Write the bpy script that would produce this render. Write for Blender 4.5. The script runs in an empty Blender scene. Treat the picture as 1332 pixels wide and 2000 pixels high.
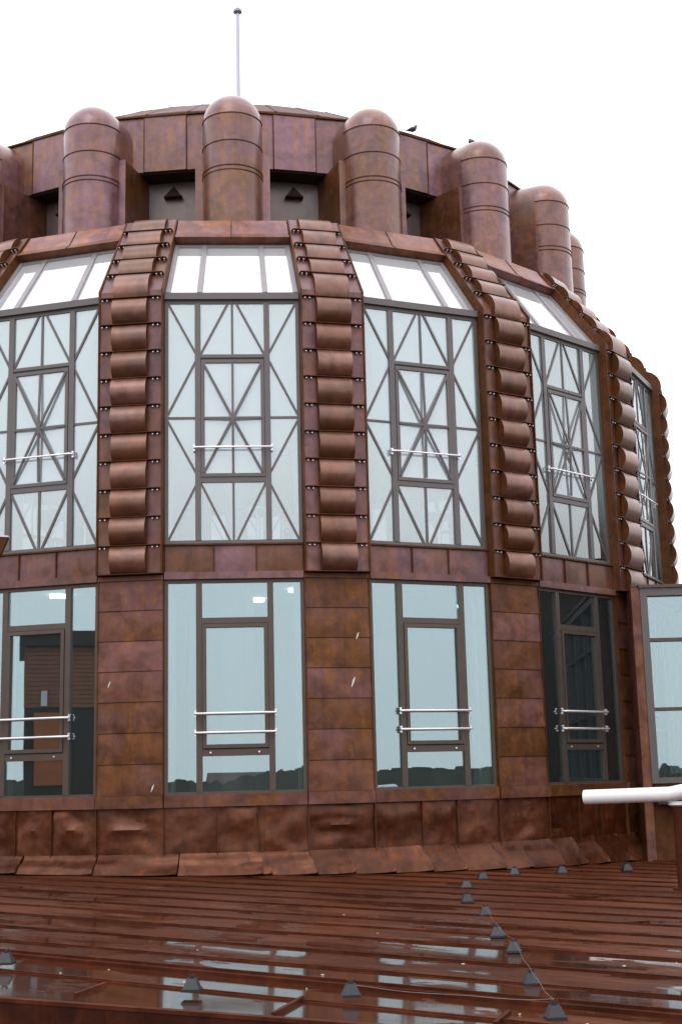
import bpy, bmesh, math, random
from math import sin, cos, pi, radians, sqrt, atan2, hypot
from mathutils import Vector, Matrix, noise
random.seed(7)
scene = bpy.context.scene
COL = scene.collection

# ------------------------------------------------------------------ camera
F, PITCH, ROLL, YAW, DIST, ZC = 2639.76, 0.19297, -0.024024, 0.074704, 27.7285, 0.20344
cam_data = bpy.data.cameras.new("camera")
cam = bpy.data.objects.new("camera", cam_data)
COL.objects.link(cam)
cam_data.sensor_fit = 'VERTICAL'
cam_data.sensor_height = 36.0
cam_data.lens = F / 2000.0 * 36.0
cam_data.clip_start = 0.05
cam_data.clip_end = 3000
_r0 = Vector((cos(YAW), -sin(YAW), 0))
_f0 = Vector((sin(YAW) * cos(PITCH), cos(YAW) * cos(PITCH), sin(PITCH)))
_u0 = _r0.cross(_f0)
_cr, _sr = cos(ROLL), sin(ROLL)
_R = _cr * _r0 + _sr * _u0
_U = -_sr * _r0 + _cr * _u0
cam.matrix_world = Matrix(((_R.x, _U.x, -_f0.x, 0), (_R.y, _U.y, -_f0.y, -DIST),
                           (_R.z, _U.z, -_f0.z, ZC), (0, 0, 0, 1)))
scene.camera = cam

# ------------------------------------------------------------------ sky, sun, exposure
world = bpy.data.worlds.new("World")
scene.world = world
world.use_nodes = True
wn, wl = world.node_tree.nodes, world.node_tree.links
wn.clear()
out = wn.new('ShaderNodeOutputWorld')
bg = wn.new('ShaderNodeBackground')
bg.inputs['Strength'].default_value = 0.1
sky = wn.new('ShaderNodeTexSky')
sky.sky_type = 'NISHITA'
sky.sun_disc = False
sky.sun_elevation = radians(50)
sky.sun_rotation = radians(200)
mixw = wn.new('ShaderNodeMix'); mixw.data_type = 'RGBA'
mixw.inputs[0].default_value = 0.94            # thick white cloud over nearly all of the blue
tcw = wn.new('ShaderNodeTexCoord')
sep = wn.new('ShaderNodeSeparateXYZ')
wl.new(tcw.outputs['Generated'], sep.inputs[0])
cloud = wn.new('ShaderNodeValToRGB')
cloud.color_ramp.elements[0].position = 0.0
cloud.color_ramp.elements[0].color = (0.60, 0.59, 0.60, 1)
cloud.color_ramp.elements[1].position = 1.0
cloud.color_ramp.elements[1].color = (1.0, 0.985, 1.02, 1)
wl.new(sep.outputs['Z'], cloud.inputs[0])
vm = wn.new('ShaderNodeVectorMath'); vm.operation = 'SCALE'
vm.inputs['Scale'].default_value = 24.0
wl.new(cloud.outputs[0], vm.inputs[0])
wl.new(sky.outputs[0], mixw.inputs[6])
wl.new(vm.outputs[0], mixw.inputs[7])
wl.new(mixw.outputs[2], bg.inputs[0])
wl.new(bg.outputs[0], out.inputs[0])

sun_d = bpy.data.lights.new("sun", 'SUN')
sun_d.energy = 0.6
sun_d.angle = radians(25)
sun_d.color = (1.0, 0.96, 0.92)
sun = bpy.data.objects.new("sun", sun_d)
COL.objects.link(sun)
sun.rotation_euler = (radians(40), 0, radians(-20))

scene.view_settings.view_transform = 'Standard'
scene.view_settings.look = 'None'
scene.view_settings.exposure = 0.0
scene.view_settings.gamma = 1.0
scene.view_settings.use_curve_mapping = False
scene.render.engine = 'CYCLES'
scene.cycles.max_bounces = 10
scene.cycles.transparent_max_bounces = 16


# ------------------------------------------------------------------ materials
def newmat(name):
    m = bpy.data.materials.new(name)
    m.use_nodes = True
    n, l = m.node_tree.nodes, m.node_tree.links
    n.clear()
    o = n.new('ShaderNodeOutputMaterial')
    return m, n, l, o


def ramp(n, l, src, stops):
    r = n.new('ShaderNodeValToRGB')
    e = r.color_ramp.elements
    while len(e) > 1:
        e.remove(e[-1])
    e[0].position, e[0].color = stops[0][0], tuple(stops[0][1]) + (1,)
    for p_, c_ in stops[1:]:
        q = e.new(p_)
        q.color = tuple(c_) + (1,)
    l.new(src, r.inputs[0])
    return r.outputs[0]


def mathn(n, l, op, a, b=None, c=None, clamp=False):
    k = n.new('ShaderNodeMath')
    k.operation = op
    k.use_clamp = clamp
    for i, v in enumerate((a, b, c)):
        if v is None:
            continue
        if isinstance(v, (int, float)):
            k.inputs[i].default_value = v
        else:
            l.new(v, k.inputs[i])
    return k.outputs[0]


def mixc(n, l, fac, a, b, mode='MIX'):
    k = n.new('ShaderNodeMix')
    k.data_type = 'RGBA'
    k.blend_type = mode
    for i, v in ((0, fac), (6, a), (7, b)):
        if isinstance(v, (int, float)):
            k.inputs[i].default_value = v
        elif isinstance(v, (tuple, list)):
            k.inputs[i].default_value = tuple(v) + (1,)
        else:
            l.new(v, k.inputs[i])
    return k.outputs[2]


def position(n, l, scale=(1, 1, 1), rot=0.0):
    g = n.new('ShaderNodeNewGeometry')
    m = n.new('ShaderNodeMapping')
    m.inputs['Scale'].default_value = scale
    m.inputs['Rotation'].default_value = (0, 0, rot)
    l.new(g.outputs['Position'], m.inputs['Vector'])
    return m.outputs[0]


def noisen(n, l, vec, scale, detail=4, rough=0.55, dist=0.0):
    k = n.new('ShaderNodeTexNoise')
    k.inputs['Scale'].default_value = scale
    k.inputs['Detail'].default_value = detail
    k.inputs['Roughness'].default_value = rough
    k.inputs['Distortion'].default_value = dist
    l.new(vec, k.inputs['Vector'])
    return k.outputs['Fac']


def copper(name, base, mauve, rust, rough=0.4, metallic=0.35, rustamt=0.5, mauveamt=0.5, dent=0.0, coat=1.0, tone=0.25, cior=1.9, crough=0.34, spec=0.5):
    """Weathered brown copper sheet: cloudy tarnish, runs of rust brown down the sheet, fine grain."""
    m, n, l, o = newmat(name)
    pos = position(n, l)
    streak = position(n, l, (3.2, 3.2, 0.35))
    oi = n.new('ShaderNodeObjectInfo')
    rnd = oi.outputs['Random']
    clouds = noisen(n, l, pos, 1.3, 5, 0.6, 0.4)
    st = noisen(n, l, streak, 2.2, 5, 0.65, 0.2)
    grain = noisen(n, l, pos, 55, 3, 0.7)
    mot = noisen(n, l, pos, 9, 4, 0.6, 0.6)
    f1 = ramp(n, l, mathn(n, l, 'MULTIPLY_ADD', mathn(n, l, 'SUBTRACT', rnd, 0.5), 0.25, clouds),
              [(0.5 - 0.22 * mauveamt - 0.05, (0, 0, 0)), (0.68 - 0.1 * mauveamt, (1, 1, 1))])
    c = mixc(n, l, f1, base, mauve)
    f2 = ramp(n, l, mathn(n, l, 'MULTIPLY_ADD', mathn(n, l, 'SUBTRACT', mot, 0.5), 0.5, st),
              [(0.64 - 0.16 * rustamt, (0, 0, 0)), (0.82 - 0.12 * rustamt, (1, 1, 1))])
    f2 = mathn(n, l, 'MULTIPLY', f2, 0.75)
    c = mixc(n, l, f2, c, rust)
    g = mathn(n, l, 'MULTIPLY_ADD', grain, 0.5, 0.75)
    tn = mathn(n, l, 'MULTIPLY_ADD', rnd, tone, 1.0 - tone * 0.5)
    mm = mathn(n, l, 'MULTIPLY_ADD', mot, 0.8, 0.6)
    fine = n.new('ShaderNodeMapping'); fine.inputs['Scale'].default_value = (5, 5, 0.45)
    l.new(pos, fine.inputs['Vector'])
    runs = ramp(n, l, noisen(n, l, fine.outputs[0], 1.6, 4, 0.6, 0.3), [(0.36, (0.84, 0.84, 0.84)), (0.58, (1, 1, 1)), (0.74, (1.05, 1.05, 1.05))])
    blot = ramp(n, l, noisen(n, l, pos, 3.1, 3, 0.55, 0.8), [(0.34, (0.66, 0.66, 0.66)), (0.52, (0.95, 0.95, 0.95)), (0.70, (1.12, 1.12, 1.12))])
    mm = mathn(n, l, 'MULTIPLY', mm, mathn(n, l, 'MULTIPLY', runs, blot))
    g = mathn(n, l, 'MULTIPLY', mathn(n, l, 'MULTIPLY', g, tn), mm)
    cv = n.new('ShaderNodeVectorMath'); cv.operation = 'SCALE'
    l.new(c, cv.inputs[0]); l.new(g, cv.inputs['Scale'])
    b = n.new('ShaderNodeBsdfPrincipled')
    l.new(cv.outputs[0], b.inputs['Base Color'])
    b.inputs['Metallic'].default_value = metallic
    b.inputs['Specular IOR Level'].default_value = spec
    l.new(mathn(n, l, 'MULTIPLY_ADD', mathn(n, l, 'SUBTRACT', mot, 0.5), 0.35, rough), b.inputs['Roughness'])
    b.inputs['Coat Weight'].default_value = coat
    b.inputs['Coat Roughness'].default_value = crough
    b.inputs['Coat IOR'].default_value = cior
    bp = n.new('ShaderNodeBump'); bp.inputs['Strength'].default_value = 0.25; bp.inputs['Distance'].default_value = 0.004
    l.new(grain, bp.inputs['Height'])
    nrm = bp.outputs[0]
    big = noisen(n, l, pos, 2.6, 2, 0.5)
    b2 = n.new('ShaderNodeBump'); b2.inputs['Strength'].default_value = 0.5
    b2.inputs['Distance'].default_value = 0.02 + dent
    l.new(big, b2.inputs['Height']); l.new(nrm, b2.inputs['Normal'])
    l.new(b2.outputs[0], b.inputs['Normal'])
    l.new(b.outputs[0], o.inputs[0])
    return m


M = {}
M['tile'] = copper('tile_copper', (0.165, 0.060, 0.024), (0.19, 0.086, 0.066), (0.16, 0.050, 0.011), 0.42, 0.45, 0.5, 0.4, coat=0.8, cior=1.5, crough=0.33, tone=0.4, spec=0.3)
M['vent'] = copper('duct_copper', (0.205, 0.085, 0.042), (0.185, 0.088, 0.108), (0.26, 0.108, 0.026), 0.40, 0.35, 0.8, 0.75, coat=0.8, cior=1.45, crough=0.26, tone=0.35, spec=0.3)
M['strip'] = copper('strip_copper', (0.165, 0.066, 0.030), (0.170, 0.086, 0.098), (0.18, 0.058, 0.010), 0.40, 0.35, 0.6, 0.6, coat=0.6, cior=1.35, crough=0.3, tone=0.35, spec=0.2)
M['edge'] = copper('edge_copper', (0.10, 0.036, 0.010), (0.11, 0.042, 0.018), (0.13, 0.040, 0.006), 0.5, 0.2, 0.4, 0.3, coat=0.0, spec=0.15)
M['wall'] = copper('pier_copper', (0.148, 0.054, 0.015), (0.160, 0.070, 0.062), (0.22, 0.080, 0.012), 0.45, 0.3, 0.65, 0.42, coat=0.0, tone=0.3, dent=0.015, spec=0.3)
M['parapet'] = copper('parapet_copper', (0.095, 0.023, 0.006), (0.120, 0.040, 0.018), (0.17, 0.042, 0.006), 0.36, 0.4, 0.4, 0.35, 0.035, coat=0.0, tone=0.35, spec=0.4)
M['gutter'] = copper('gutter_copper', (0.035, 0.008, 0.003), (0.045, 0.012, 0.006), (0.08, 0.018, 0.004), 0.6, 0.0, 0.5, 0.3, 0.0, coat=0.0, spec=0.12)
M['crown'] = copper('crown_copper', (0.27, 0.105, 0.050), (0.22, 0.11, 0.12), (0.36, 0.135, 0.030), 0.42, 0.35, 0.7, 0.5, coat=0.3, cior=1.3, crough=0.33, tone=0.4, spec=0.3)
M['skirt'] = copper('skirt_copper', (0.080, 0.021, 0.006), (0.10, 0.034, 0.015), (0.16, 0.042, 0.006), 0.32, 0.45, 0.4, 0.3, 0.03, coat=0.0, tone=0.35, spec=0.3)
M['cone'] = copper('cone_copper', (0.17, 0.095, 0.080), (0.17, 0.11, 0.12), (0.20, 0.10, 0.05), 0.7, 0.0, 0.5, 0.5, coat=0.0, spec=0.15)
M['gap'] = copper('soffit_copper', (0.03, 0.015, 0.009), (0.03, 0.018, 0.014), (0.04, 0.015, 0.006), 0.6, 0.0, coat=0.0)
M['recess'] = copper('recess_copper', (0.119, 0.0748, 0.0527), (0.1275, 0.0978, 0.1148), (0.1105, 0.0527, 0.0221), 0.42, 0.3, 0.5, 0.8, cior=1.5, crough=0.3)


def simple(name, col, rough=0.5, metallic=0.0, var=0.15, scale=8, emit=None):
    m, n, l, o = newmat(name)
    b = n.new('ShaderNodeBsdfPrincipled')
    pos = position(n, l)
    f = noisen(n, l, pos, scale, 4)
    c = mixc(n, l, f, tuple(v * (1 - var) for v in col), tuple(min(1, v * (1 + var)) for v in col))
    l.new(c, b.inputs['Base Color'])
    b.inputs['Roughness'].default_value = rough
    b.inputs['Metallic'].default_value = metallic
    if emit:
        b.inputs['Emission Color'].default_value = (1, 1, 0.97, 1)
        b.inputs['Emission Strength'].default_value = emit
    l.new(b.outputs[0], o.inputs[0])
    return m


M['frame'] = simple('window_frame_metal', (0.112, 0.099, 0.100), 0.40, 0.2, 0.15)
M['frame_glow'] = simple('skylight_glow_metal', (0.25, 0.235, 0.245), 0.4, 0.2, 0.15)  # skylight glow painted in as a paler grey than the window frames
M['frame_low'] = simple('lower_frame_metal', (0.085, 0.064, 0.052), 0.42, 0.3, 0.2)
M['steel'] = simple('white_steel', (0.82, 0.80, 0.82), 0.25, 0.6, 0.05)
M['bolt'] = simple('zinc_bolt', (0.55, 0.52, 0.56), 0.35, 0.5, 0.1)
M['dark'] = simple('dark_gasket', (0.012, 0.011, 0.011), 0.6, 0, 0.2)
M['white'] = simple('white_paint', (0.78, 0.78, 0.79), 0.4, 0, 0.06, 5)
M['plaster'] = simple('pale_plaster', (0.66, 0.64, 0.63), 0.8, 0, 0.05, 2)
M['pink'] = simple('pinkish_plaster', (0.62, 0.50, 0.50), 0.8, 0, 0.06, 2)
M['cream'] = simple('cream_plaster', (0.74, 0.73, 0.60), 0.8, 0, 0.04, 2)
M['olive'] = simple('olive_plaster', (0.48, 0.48, 0.28), 0.8, 0, 0.06, 2)
M['bright_sheet'] = simple('white_sheet', (0.86, 0.86, 0.88), 0.8, 0, 0.02, 2)
M['floor'] = simple('oak_floor', (0.30, 0.22, 0.14), 0.5, 0, 0.2, 3)
M['wood'] = simple('table_wood', (0.25, 0.12, 0.06), 0.4, 0, 0.2, 6)
M['plastic'] = simple('black_rubber', (0.013, 0.014, 0.021), 0.45, 0, 0.35, 14)
M['wire'] = simple('conductor_wire', (0.20, 0.17, 0.16), 0.5, 0.5, 0.1)
M['mast'] = simple('pale_mast', (0.45, 0.45, 0.55), 0.4, 0.3, 0.05)
M['cap'] = simple('mast_cap', (0.22, 0.20, 0.27), 0.4, 0.3, 0.05)
M['feather'] = simple('bird_feather', (0.06, 0.052, 0.055), 0.7, 0, 0.5, 30)
M['lamp'] = simple('lit_tube', (0.9, 0.9, 0.9), 0.5, 0, 0.0, 1, 8.0)
M['dropping'] = simple('pale_dropping', (0.55, 0.54, 0.46), 0.8, 0, 0.15, 40)
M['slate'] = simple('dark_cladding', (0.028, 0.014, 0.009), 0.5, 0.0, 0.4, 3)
M['render'] = simple('town_render', (0.20, 0.17, 0.14), 0.8, 0, 0.2, 0.3)
M['rooftile'] = simple('town_roof', (0.09, 0.055, 0.045), 0.8, 0, 0.3, 1)
M['leaf'] = simple('far_foliage', (0.055, 0.052, 0.038), 0.9, 0, 0.6, 0.25)
M['ground'] = simple('town_ground', (0.13, 0.125, 0.10), 0.9, 0, 0.3, 0.05)
M['door'] = simple('orange_timber', (0.42, 0.11, 0.025), 0.6, 0, 0.3, 4)
M['turret'] = simple('turret_tiles', (0.27, 0.085, 0.042), 0.7, 0, 0.5, 6)


def glass(name, tint, refl, base_refl, bright_haze, bright_haze_col, wav=1.0, fade=None):
    """Coated solar glass: part mirror, part tinted see-through, brightness painted in as a pale haze."""
    m, n, l, o = newmat(name)
    lw = n.new('ShaderNodeLayerWeight'); lw.inputs['Blend'].default_value = 0.3
    f = mathn(n, l, 'MULTIPLY_ADD', lw.outputs['Fresnel'], 1.0 - base_refl, base_refl, clamp=True)
    pos = position(n, l)
    g = n.new('ShaderNodeBsdfGlossy')
    g.inputs['Color'].default_value = tuple(refl) + (1,)
    g.inputs['Roughness'].default_value = 0.0
    bp = n.new('ShaderNodeBump'); bp.inputs['Strength'].default_value = 0.12
    bp.inputs['Distance'].default_value = 0.006 * wav
    l.new(noisen(n, l, pos, 0.9, 1), bp.inputs['Height'])
    l.new(bp.outputs[0], g.inputs['Normal'])
    t = n.new('ShaderNodeBsdfTransparent')
    t.inputs['Color'].default_value = tuple(tint) + (1,)
    d = n.new('ShaderNodeBsdfDiffuse'); d.inputs['Color'].default_value = tuple(bright_haze_col) + (1,)
    tl = n.new('ShaderNodeBsdfTranslucent'); tl.inputs['Color'].default_value = tuple(bright_haze_col) + (1,)
    dm = n.new('ShaderNodeMixShader'); dm.inputs[0].default_value = 0.3
    l.new(d.outputs[0], dm.inputs[1]); l.new(tl.outputs[0], dm.inputs[2])
    fm = mathn(n, l, 'MULTIPLY_ADD', noisen(n, l, pos, 0.7, 3), 0.3 * bright_haze, 0.85 * bright_haze)
    if fade:                                       # painted-in bright haze thins out towards the foot of the pane
        gz = n.new('ShaderNodeNewGeometry'); sz = n.new('ShaderNodeSeparateXYZ')
        l.new(gz.outputs['Position'], sz.inputs[0])
        mr = n.new('ShaderNodeMapRange')
        mr.inputs['From Min'].default_value, mr.inputs['From Max'].default_value = fade
        mr.inputs['To Min'].default_value = 0.04
        l.new(sz.outputs['Z'], mr.inputs['Value'])
        fm = mathn(n, l, 'MULTIPLY', fm, mr.outputs[0])
    m1 = n.new('ShaderNodeMixShader')
    l.new(fm, m1.inputs[0]); l.new(t.outputs[0], m1.inputs[1]); l.new(dm.outputs[0], m1.inputs[2])
    mx = n.new('ShaderNodeMixShader')
    l.new(f, mx.inputs[0]); l.new(m1.outputs[0], mx.inputs[1]); l.new(g.outputs[0], mx.inputs[2])
    l.new(mx.outputs[0], o.inputs[0])
    return m


M['glass_low'] = glass('coated_glass', (0.76, 0.84, 0.85), (0.77, 0.955, 1.0), 0.24, 0.03, (0.62, 0.78, 0.80))
M['glass_up'] = glass('upper_glass', (0.88, 0.95, 0.97), (0.93, 0.99, 1.0), 0.22, 0.48, (0.68, 0.86, 0.90), fade=(3.7, 5.2))
M['glass_sash'] = glass('sash_glass', (0.90, 0.95, 0.99), (0.90, 0.98, 1.0), 0.21, 0.46, (0.84, 0.95, 1.0))
M['glass_sky'] = glass('skylight_glass', (0.93, 0.95, 0.97), (0.97, 0.98, 1.0), 0.25, 0.6, (0.93, 0.95, 0.97))


def cloth(name, col, through):
    m, n, l, o = newmat(name)
    d = n.new('ShaderNodeBsdfDiffuse'); d.inputs[0].default_value = tuple(col) + (1,)
    t = n.new('ShaderNodeBsdfTranslucent'); t.inputs[0].default_value = tuple(col) + (1,)
    x = n.new('ShaderNodeMixShader'); x.inputs[0].default_value = through
    l.new(d.outputs[0], x.inputs[1]); l.new(t.outputs[0], x.inputs[2]); l.new(x.outputs[0], o.inputs[0])
    return m


M['bright_sheet'] = cloth('translucent_sheet', (0.92, 0.93, 0.95), 0.55)  # for the white sheets added under the skylights to brighten them


def roof_material():
    m, n, l, o = newmat('wet_roof_copper')
    a = radians(36.5)
    along = position(n, l, (1, 1, 1), a)            # x runs along the seams
    pos = position(n, l)
    sc = n.new('ShaderNodeMapping'); sc.inputs['Scale'].default_value = (0.6, 2.6, 1)
    l.new(along, sc.inputs['Vector'])
    st = noisen(n, l, sc.outputs[0], 1.5, 5, 0.65, 0.5)
    sc2 = n.new('ShaderNodeMapping'); sc2.inputs['Scale'].default_value = (0.8, 1.5, 1)
    l.new(along, sc2.inputs['Vector'])
    pud = noisen(n, l, sc2.outputs[0], 1.15, 4, 0.5, 0.7)
    grain = noisen(n, l, pos, 60, 3, 0.7)
    mot = noisen(n, l, pos, 7, 4, 0.6)
    oi = n.new('ShaderNodeObjectInfo')
    c = mixc(n, l, ramp(n, l, st, [(0.35, (0, 0, 0)), (0.68, (1, 1, 1))]), (0.048, 0.0125, 0.005), (0.112, 0.034, 0.0135))
    c = mixc(n, l, ramp(n, l, mot, [(0.5, (0, 0, 0)), (0.75, (.6, .6, .6))]), c, (0.072, 0.031, 0.021))
    sx = n.new('ShaderNodeSeparateXYZ'); l.new(along, sx.inputs[0])
    near = mathn(n, l, 'MULTIPLY', mathn(n, l, 'ADD', sx.outputs['Y'], 12.3), -0.035)
    near = mathn(n, l, 'MINIMUM', mathn(n, l, 'MAXIMUM', near, -0.10), 0.17)
    pud = mathn(n, l, 'ADD', pud, near)
    spots = noisen(n, l, sc.outputs[0], 3.6, 3, 0.5, 0.3)
    pud = mathn(n, l, 'ADD', pud, mathn(n, l, 'MULTIPLY', mathn(n, l, 'SUBTRACT', spots, 0.5), 0.28))
    wet = ramp(n, l, pud, [(0.51, (0, 0, 0)), (0.545, (1, 1, 1))])
    damp = ramp(n, l, pud, [(0.38, (0, 0, 0)), (0.56, (1, 1, 1))])
    tn = mathn(n, l, 'MULTIPLY_ADD', oi.outputs['Random'], 0.3, 0.85)
    tn = mathn(n, l, 'MULTIPLY', tn, mathn(n, l, 'MULTIPLY_ADD', grain, 0.5, 0.75))
    tn = mathn(n, l, 'MULTIPLY', tn, mathn(n, l, 'MULTIPLY_ADD', damp, -0.35, 1.0))
    cv = n.new('ShaderNodeVectorMath'); cv.operation = 'SCALE'
    l.new(c, cv.inputs[0]); l.new(tn, cv.inputs['Scale'])
    b = n.new('ShaderNodeBsdfPrincipled')
    l.new(cv.outputs[0], b.inputs['Base Color'])
    b.inputs['Metallic'].default_value = 0.0
    b.inputs['IOR'].default_value = 1.33
    l.new(mathn(n, l, 'MULTIPLY_ADD', wet, 0.35, 0.12), b.inputs['Specular IOR Level'])
    rr = mathn(n, l, 'MULTIPLY_ADD', damp, -0.2, 0.55)
    rr = mathn(n, l, 'MULTIPLY_ADD', mathn(n, l, 'SUBTRACT', mot, 0.5), 0.25, rr)
    rr = mathn(n, l, 'MULTIPLY', rr, mathn(n, l, 'SUBTRACT', 1.0, wet))
    rr = mathn(n, l, 'MAXIMUM', rr, mathn(n, l, 'MULTIPLY_ADD', spots, 0.12, 0.02))
    l.new(rr, b.inputs['Roughness'])
    b.inputs['Coat IOR'].default_value = 1.36
    l.new(mathn(n, l, 'MULTIPLY', wet, 0.6), b.inputs['Coat Weight'])
    b.inputs['Coat Roughness'].default_value = 0.05
    bp = n.new('ShaderNodeBump'); bp.inputs['Distance'].default_value = 0.006
    l.new(mathn(n, l, 'MULTIPLY', 0.45, mathn(n, l, 'SUBTRACT', 1.0, wet)), bp.inputs['Strength'])
    l.new(mathn(n, l, 'ADD', grain, mathn(n, l, 'MULTIPLY', mot, 3)), bp.inputs['Height'])
    l.new(bp.outputs[0], b.inputs['Normal'])
    l.new(b.outputs[0], o.inputs[0])
    return m


M['roof'] = roof_material()
M['seam'] = copper('seam_copper', (0.055, 0.012, 0.004), (0.085, 0.022, 0.010), (0.10, 0.022, 0.004), 0.5, 0.05, 0.5, 0.3, coat=0.0, spec=0.1)
#, (0.0495, 0.0108, 0.0054), (0.0765, 0.0234, 0.0135), (0.09, 0.0198, 0.0063), 0.42, 0.05, 0.5, 0.4, 0, cior=1.3, crough=0.3)


# ------------------------------------------------------------------ mesh helpers
class MB:
    def __init__(self):
        self.v, self.f = [], []

    def poly(self, pts):
        i = len(self.v)
        self.v += [tuple(p) for p in pts]
        self.f.append(tuple(range(i, i + len(pts))))

    def hexa(self, c):                       # eight corners: four of one end, four of the other
        i = len(self.v)
        self.v += [tuple(p) for p in c]
        for q in ((0, 1, 2, 3), (7, 6, 5, 4), (0, 4, 5, 1), (1, 5, 6, 2), (2, 6, 7, 3), (3, 7, 4, 0)):
            self.f.append(tuple(i + k for k in q))
        return self

    def box(self, x0, x1, y0, y1, z0, z1):
        return self.hexa([(x0, y0, z0), (x1, y0, z0), (x1, y1, z0), (x0, y1, z0),
                          (x0, y0, z1), (x1, y0, z1), (x1, y1, z1), (x0, y1, z1)])

    def bar(self, p, q, w, d, nrm=(0, -1, 0), lift=0.0):   # w across, d deep inward from the surface through p, q
        p, q, nn = Vector(p), Vector(q), Vector(nrm).normalized()
        s = (q - p).normalized().cross(nn).normalized() * (w / 2)
        a, b = nn * lift, nn * (lift - d)
        return self.hexa([p - s + a, p + s + a, p + s + b, p - s + b, q - s + a, q + s + a, q + s + b, q - s + b])

    def tube(self, pts, r, seg=10, cap=True):
        pts = [Vector(p) for p in pts]
        base = len(self.v)
        up = None
        for i, p in enumerate(pts):
            d = (pts[min(i + 1, len(pts) - 1)] - pts[max(i - 1, 0)]).normalized()
            if up is None:
                up = Vector((0, 0, 1)) if abs(d.z) < 0.9 else Vector((1, 0, 0))
            a = d.cross(up).normalized()
            b = a.cross(d).normalized()
            up = b
            rr = r[i] if isinstance(r, (list, tuple)) else r
            for k in range(seg):
                t = 2 * pi * k / seg
                self.v.append(tuple(p + a * rr * cos(t) + b * rr * sin(t)))
        for i in range(len(pts) - 1):
            for k in range(seg):
                k2 = (k + 1) % seg
                self.f.append((base + i * seg + k, base + i * seg + k2, base + (i + 1) * seg + k2, base + (i + 1) * seg + k))
        if cap:
            self.f.append(tuple(base + k for k in reversed(range(seg))))
            self.f.append(tuple(base + (len(pts) - 1) * seg + k for k in range(seg)))
        return self

    def grid(self, fn, nu, nv):
        base = len(self.v)
        for j in range(nv + 1):
            for i in range(nu + 1):
                self.v.append(tuple(fn(i / nu, j / nv)))
        for j in range(nv):
            for i in range(nu):
                a = base + j * (nu + 1) + i
                self.f.append((a, a + 1, a + nu + 2, a + nu + 1))
        return self

    def mesh(self, name, mat, smooth=False, mats=None, matfn=None):
        me = bpy.data.meshes.new(name)
        me.from_pydata(self.v, [], self.f)
        bm = bmesh.new(); bm.from_mesh(me)
        bmesh.ops.remove_doubles(bm, verts=bm.verts, dist=1e-5)
        bmesh.ops.recalc_face_normals(bm, faces=bm.faces)
        bm.to_mesh(me); bm.free()
        me.materials.append(mat)
        if mats:
            for q in mats:
                me.materials.append(q)
            for p_ in me.polygons:
                p_.material_index = matfn(p_)
        if smooth:
            for p_ in me.polygons:
                p_.use_smooth = True
            try:
                me.set_sharp_from_angle(angle=radians(40))
            except Exception:
                pass
        me.update()
        return me


def inst(name, me, parent=None, rz=0.0, loc=(0, 0, 0), label=None, cat=None, group=None, kind=None):
    o = bpy.data.objects.new(name, me)
    COL.objects.link(o)
    if parent is not None:
        o.parent = parent
    o.location = loc
    o.rotation_euler = (0, 0, rz)
    if label: o['label'] = label
    if cat: o['category'] = cat
    if group: o['group'] = group
    if kind: o['kind'] = kind
    return o


def empty(name, label, cat, loc=(0, 0, 0), rz=0.0, group=None, kind=None):
    o = inst(name, None, None, rz, loc, label, cat, group, kind)
    o.empty_display_size = 0.2
    return o


_cache = {}
def shared(key, fn):
    if key not in _cache:
        _cache[key] = fn()
    return _cache[key]


def ray(x, y):                                    # direction of a photo pixel, only used to survey real positions
    X, Y = x - 666, y - 1000
    u = _cr * X + _sr * Y
    v = -_sr * X + _cr * Y
    return (_r0 * u + _f0 * F - _u0 * v)


def at_depth(x, y, D):
    d = ray(x, y)
    t = D / hypot(d.x, d.y)
    return Vector((0, -DIST, ZC)) + d * t


# ------------------------------------------------------------------ dimensions
TH0 = -0.013524
N = 18
STEP = 2 * pi / N
AL = 0.1178                      # half angle of a window bay
AM = STEP / 2 - AL               # half angle of a pier
R = 8.465
YW = R * cos(AL)                 # distance of the window plane
HW = R * sin(AL)                 # half width of a window bay
YP = R * cos(AM)
HP = R * sin(AM)
R2, Z1, Z2 = 7.28, 7.31, 8.89    # crown radius; eaves and crown height
SL = sqrt((R - R2) ** 2 + (Z2 - Z1) ** 2)
FULL = range(-2, 5)              # bays built in full (those the photograph can show)


def roofz(x, y):
    return -1.10 - 0.02 * x


def slope_pt(u, t, off=0.0, half=AL):            # point on the sloping part: u -1..1 across, t 0..1 up
    rc = R + (R2 - R) * t
    nv = Vector((0, -(Z2 - Z1), (R - R2) * cos(half))).normalized()
    return Vector((u * rc * sin(half), -rc * cos(half), Z1 + (Z2 - Z1) * t)) + nv * off


SN = Vector((0, -(Z2 - Z1), (R - R2) * cos(AL))).normalized()

# ------------------------------------------------------------------ ground and far setting
g = MB(); g.poly([(-1500, -1500, -14), (1500, -1500, -14), (1500, 1500, -14), (-1500, 1500, -14)])
inst('ground', g.mesh('ground', M['ground']), kind='structure')

# ------------------------------------------------------------------ the tower
tower = empty('round_tower', 'round copper-clad tower with tall glazed bays, ribbed piers and a crown of domed ducts', 'building', (0, 0, 0))


def box_mesh(name, mat, *a):
    return MB().box(*a).mesh(name, M[mat])


U = lambda f: -HW + 2 * HW * f                   # fraction across the bay -> x


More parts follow.
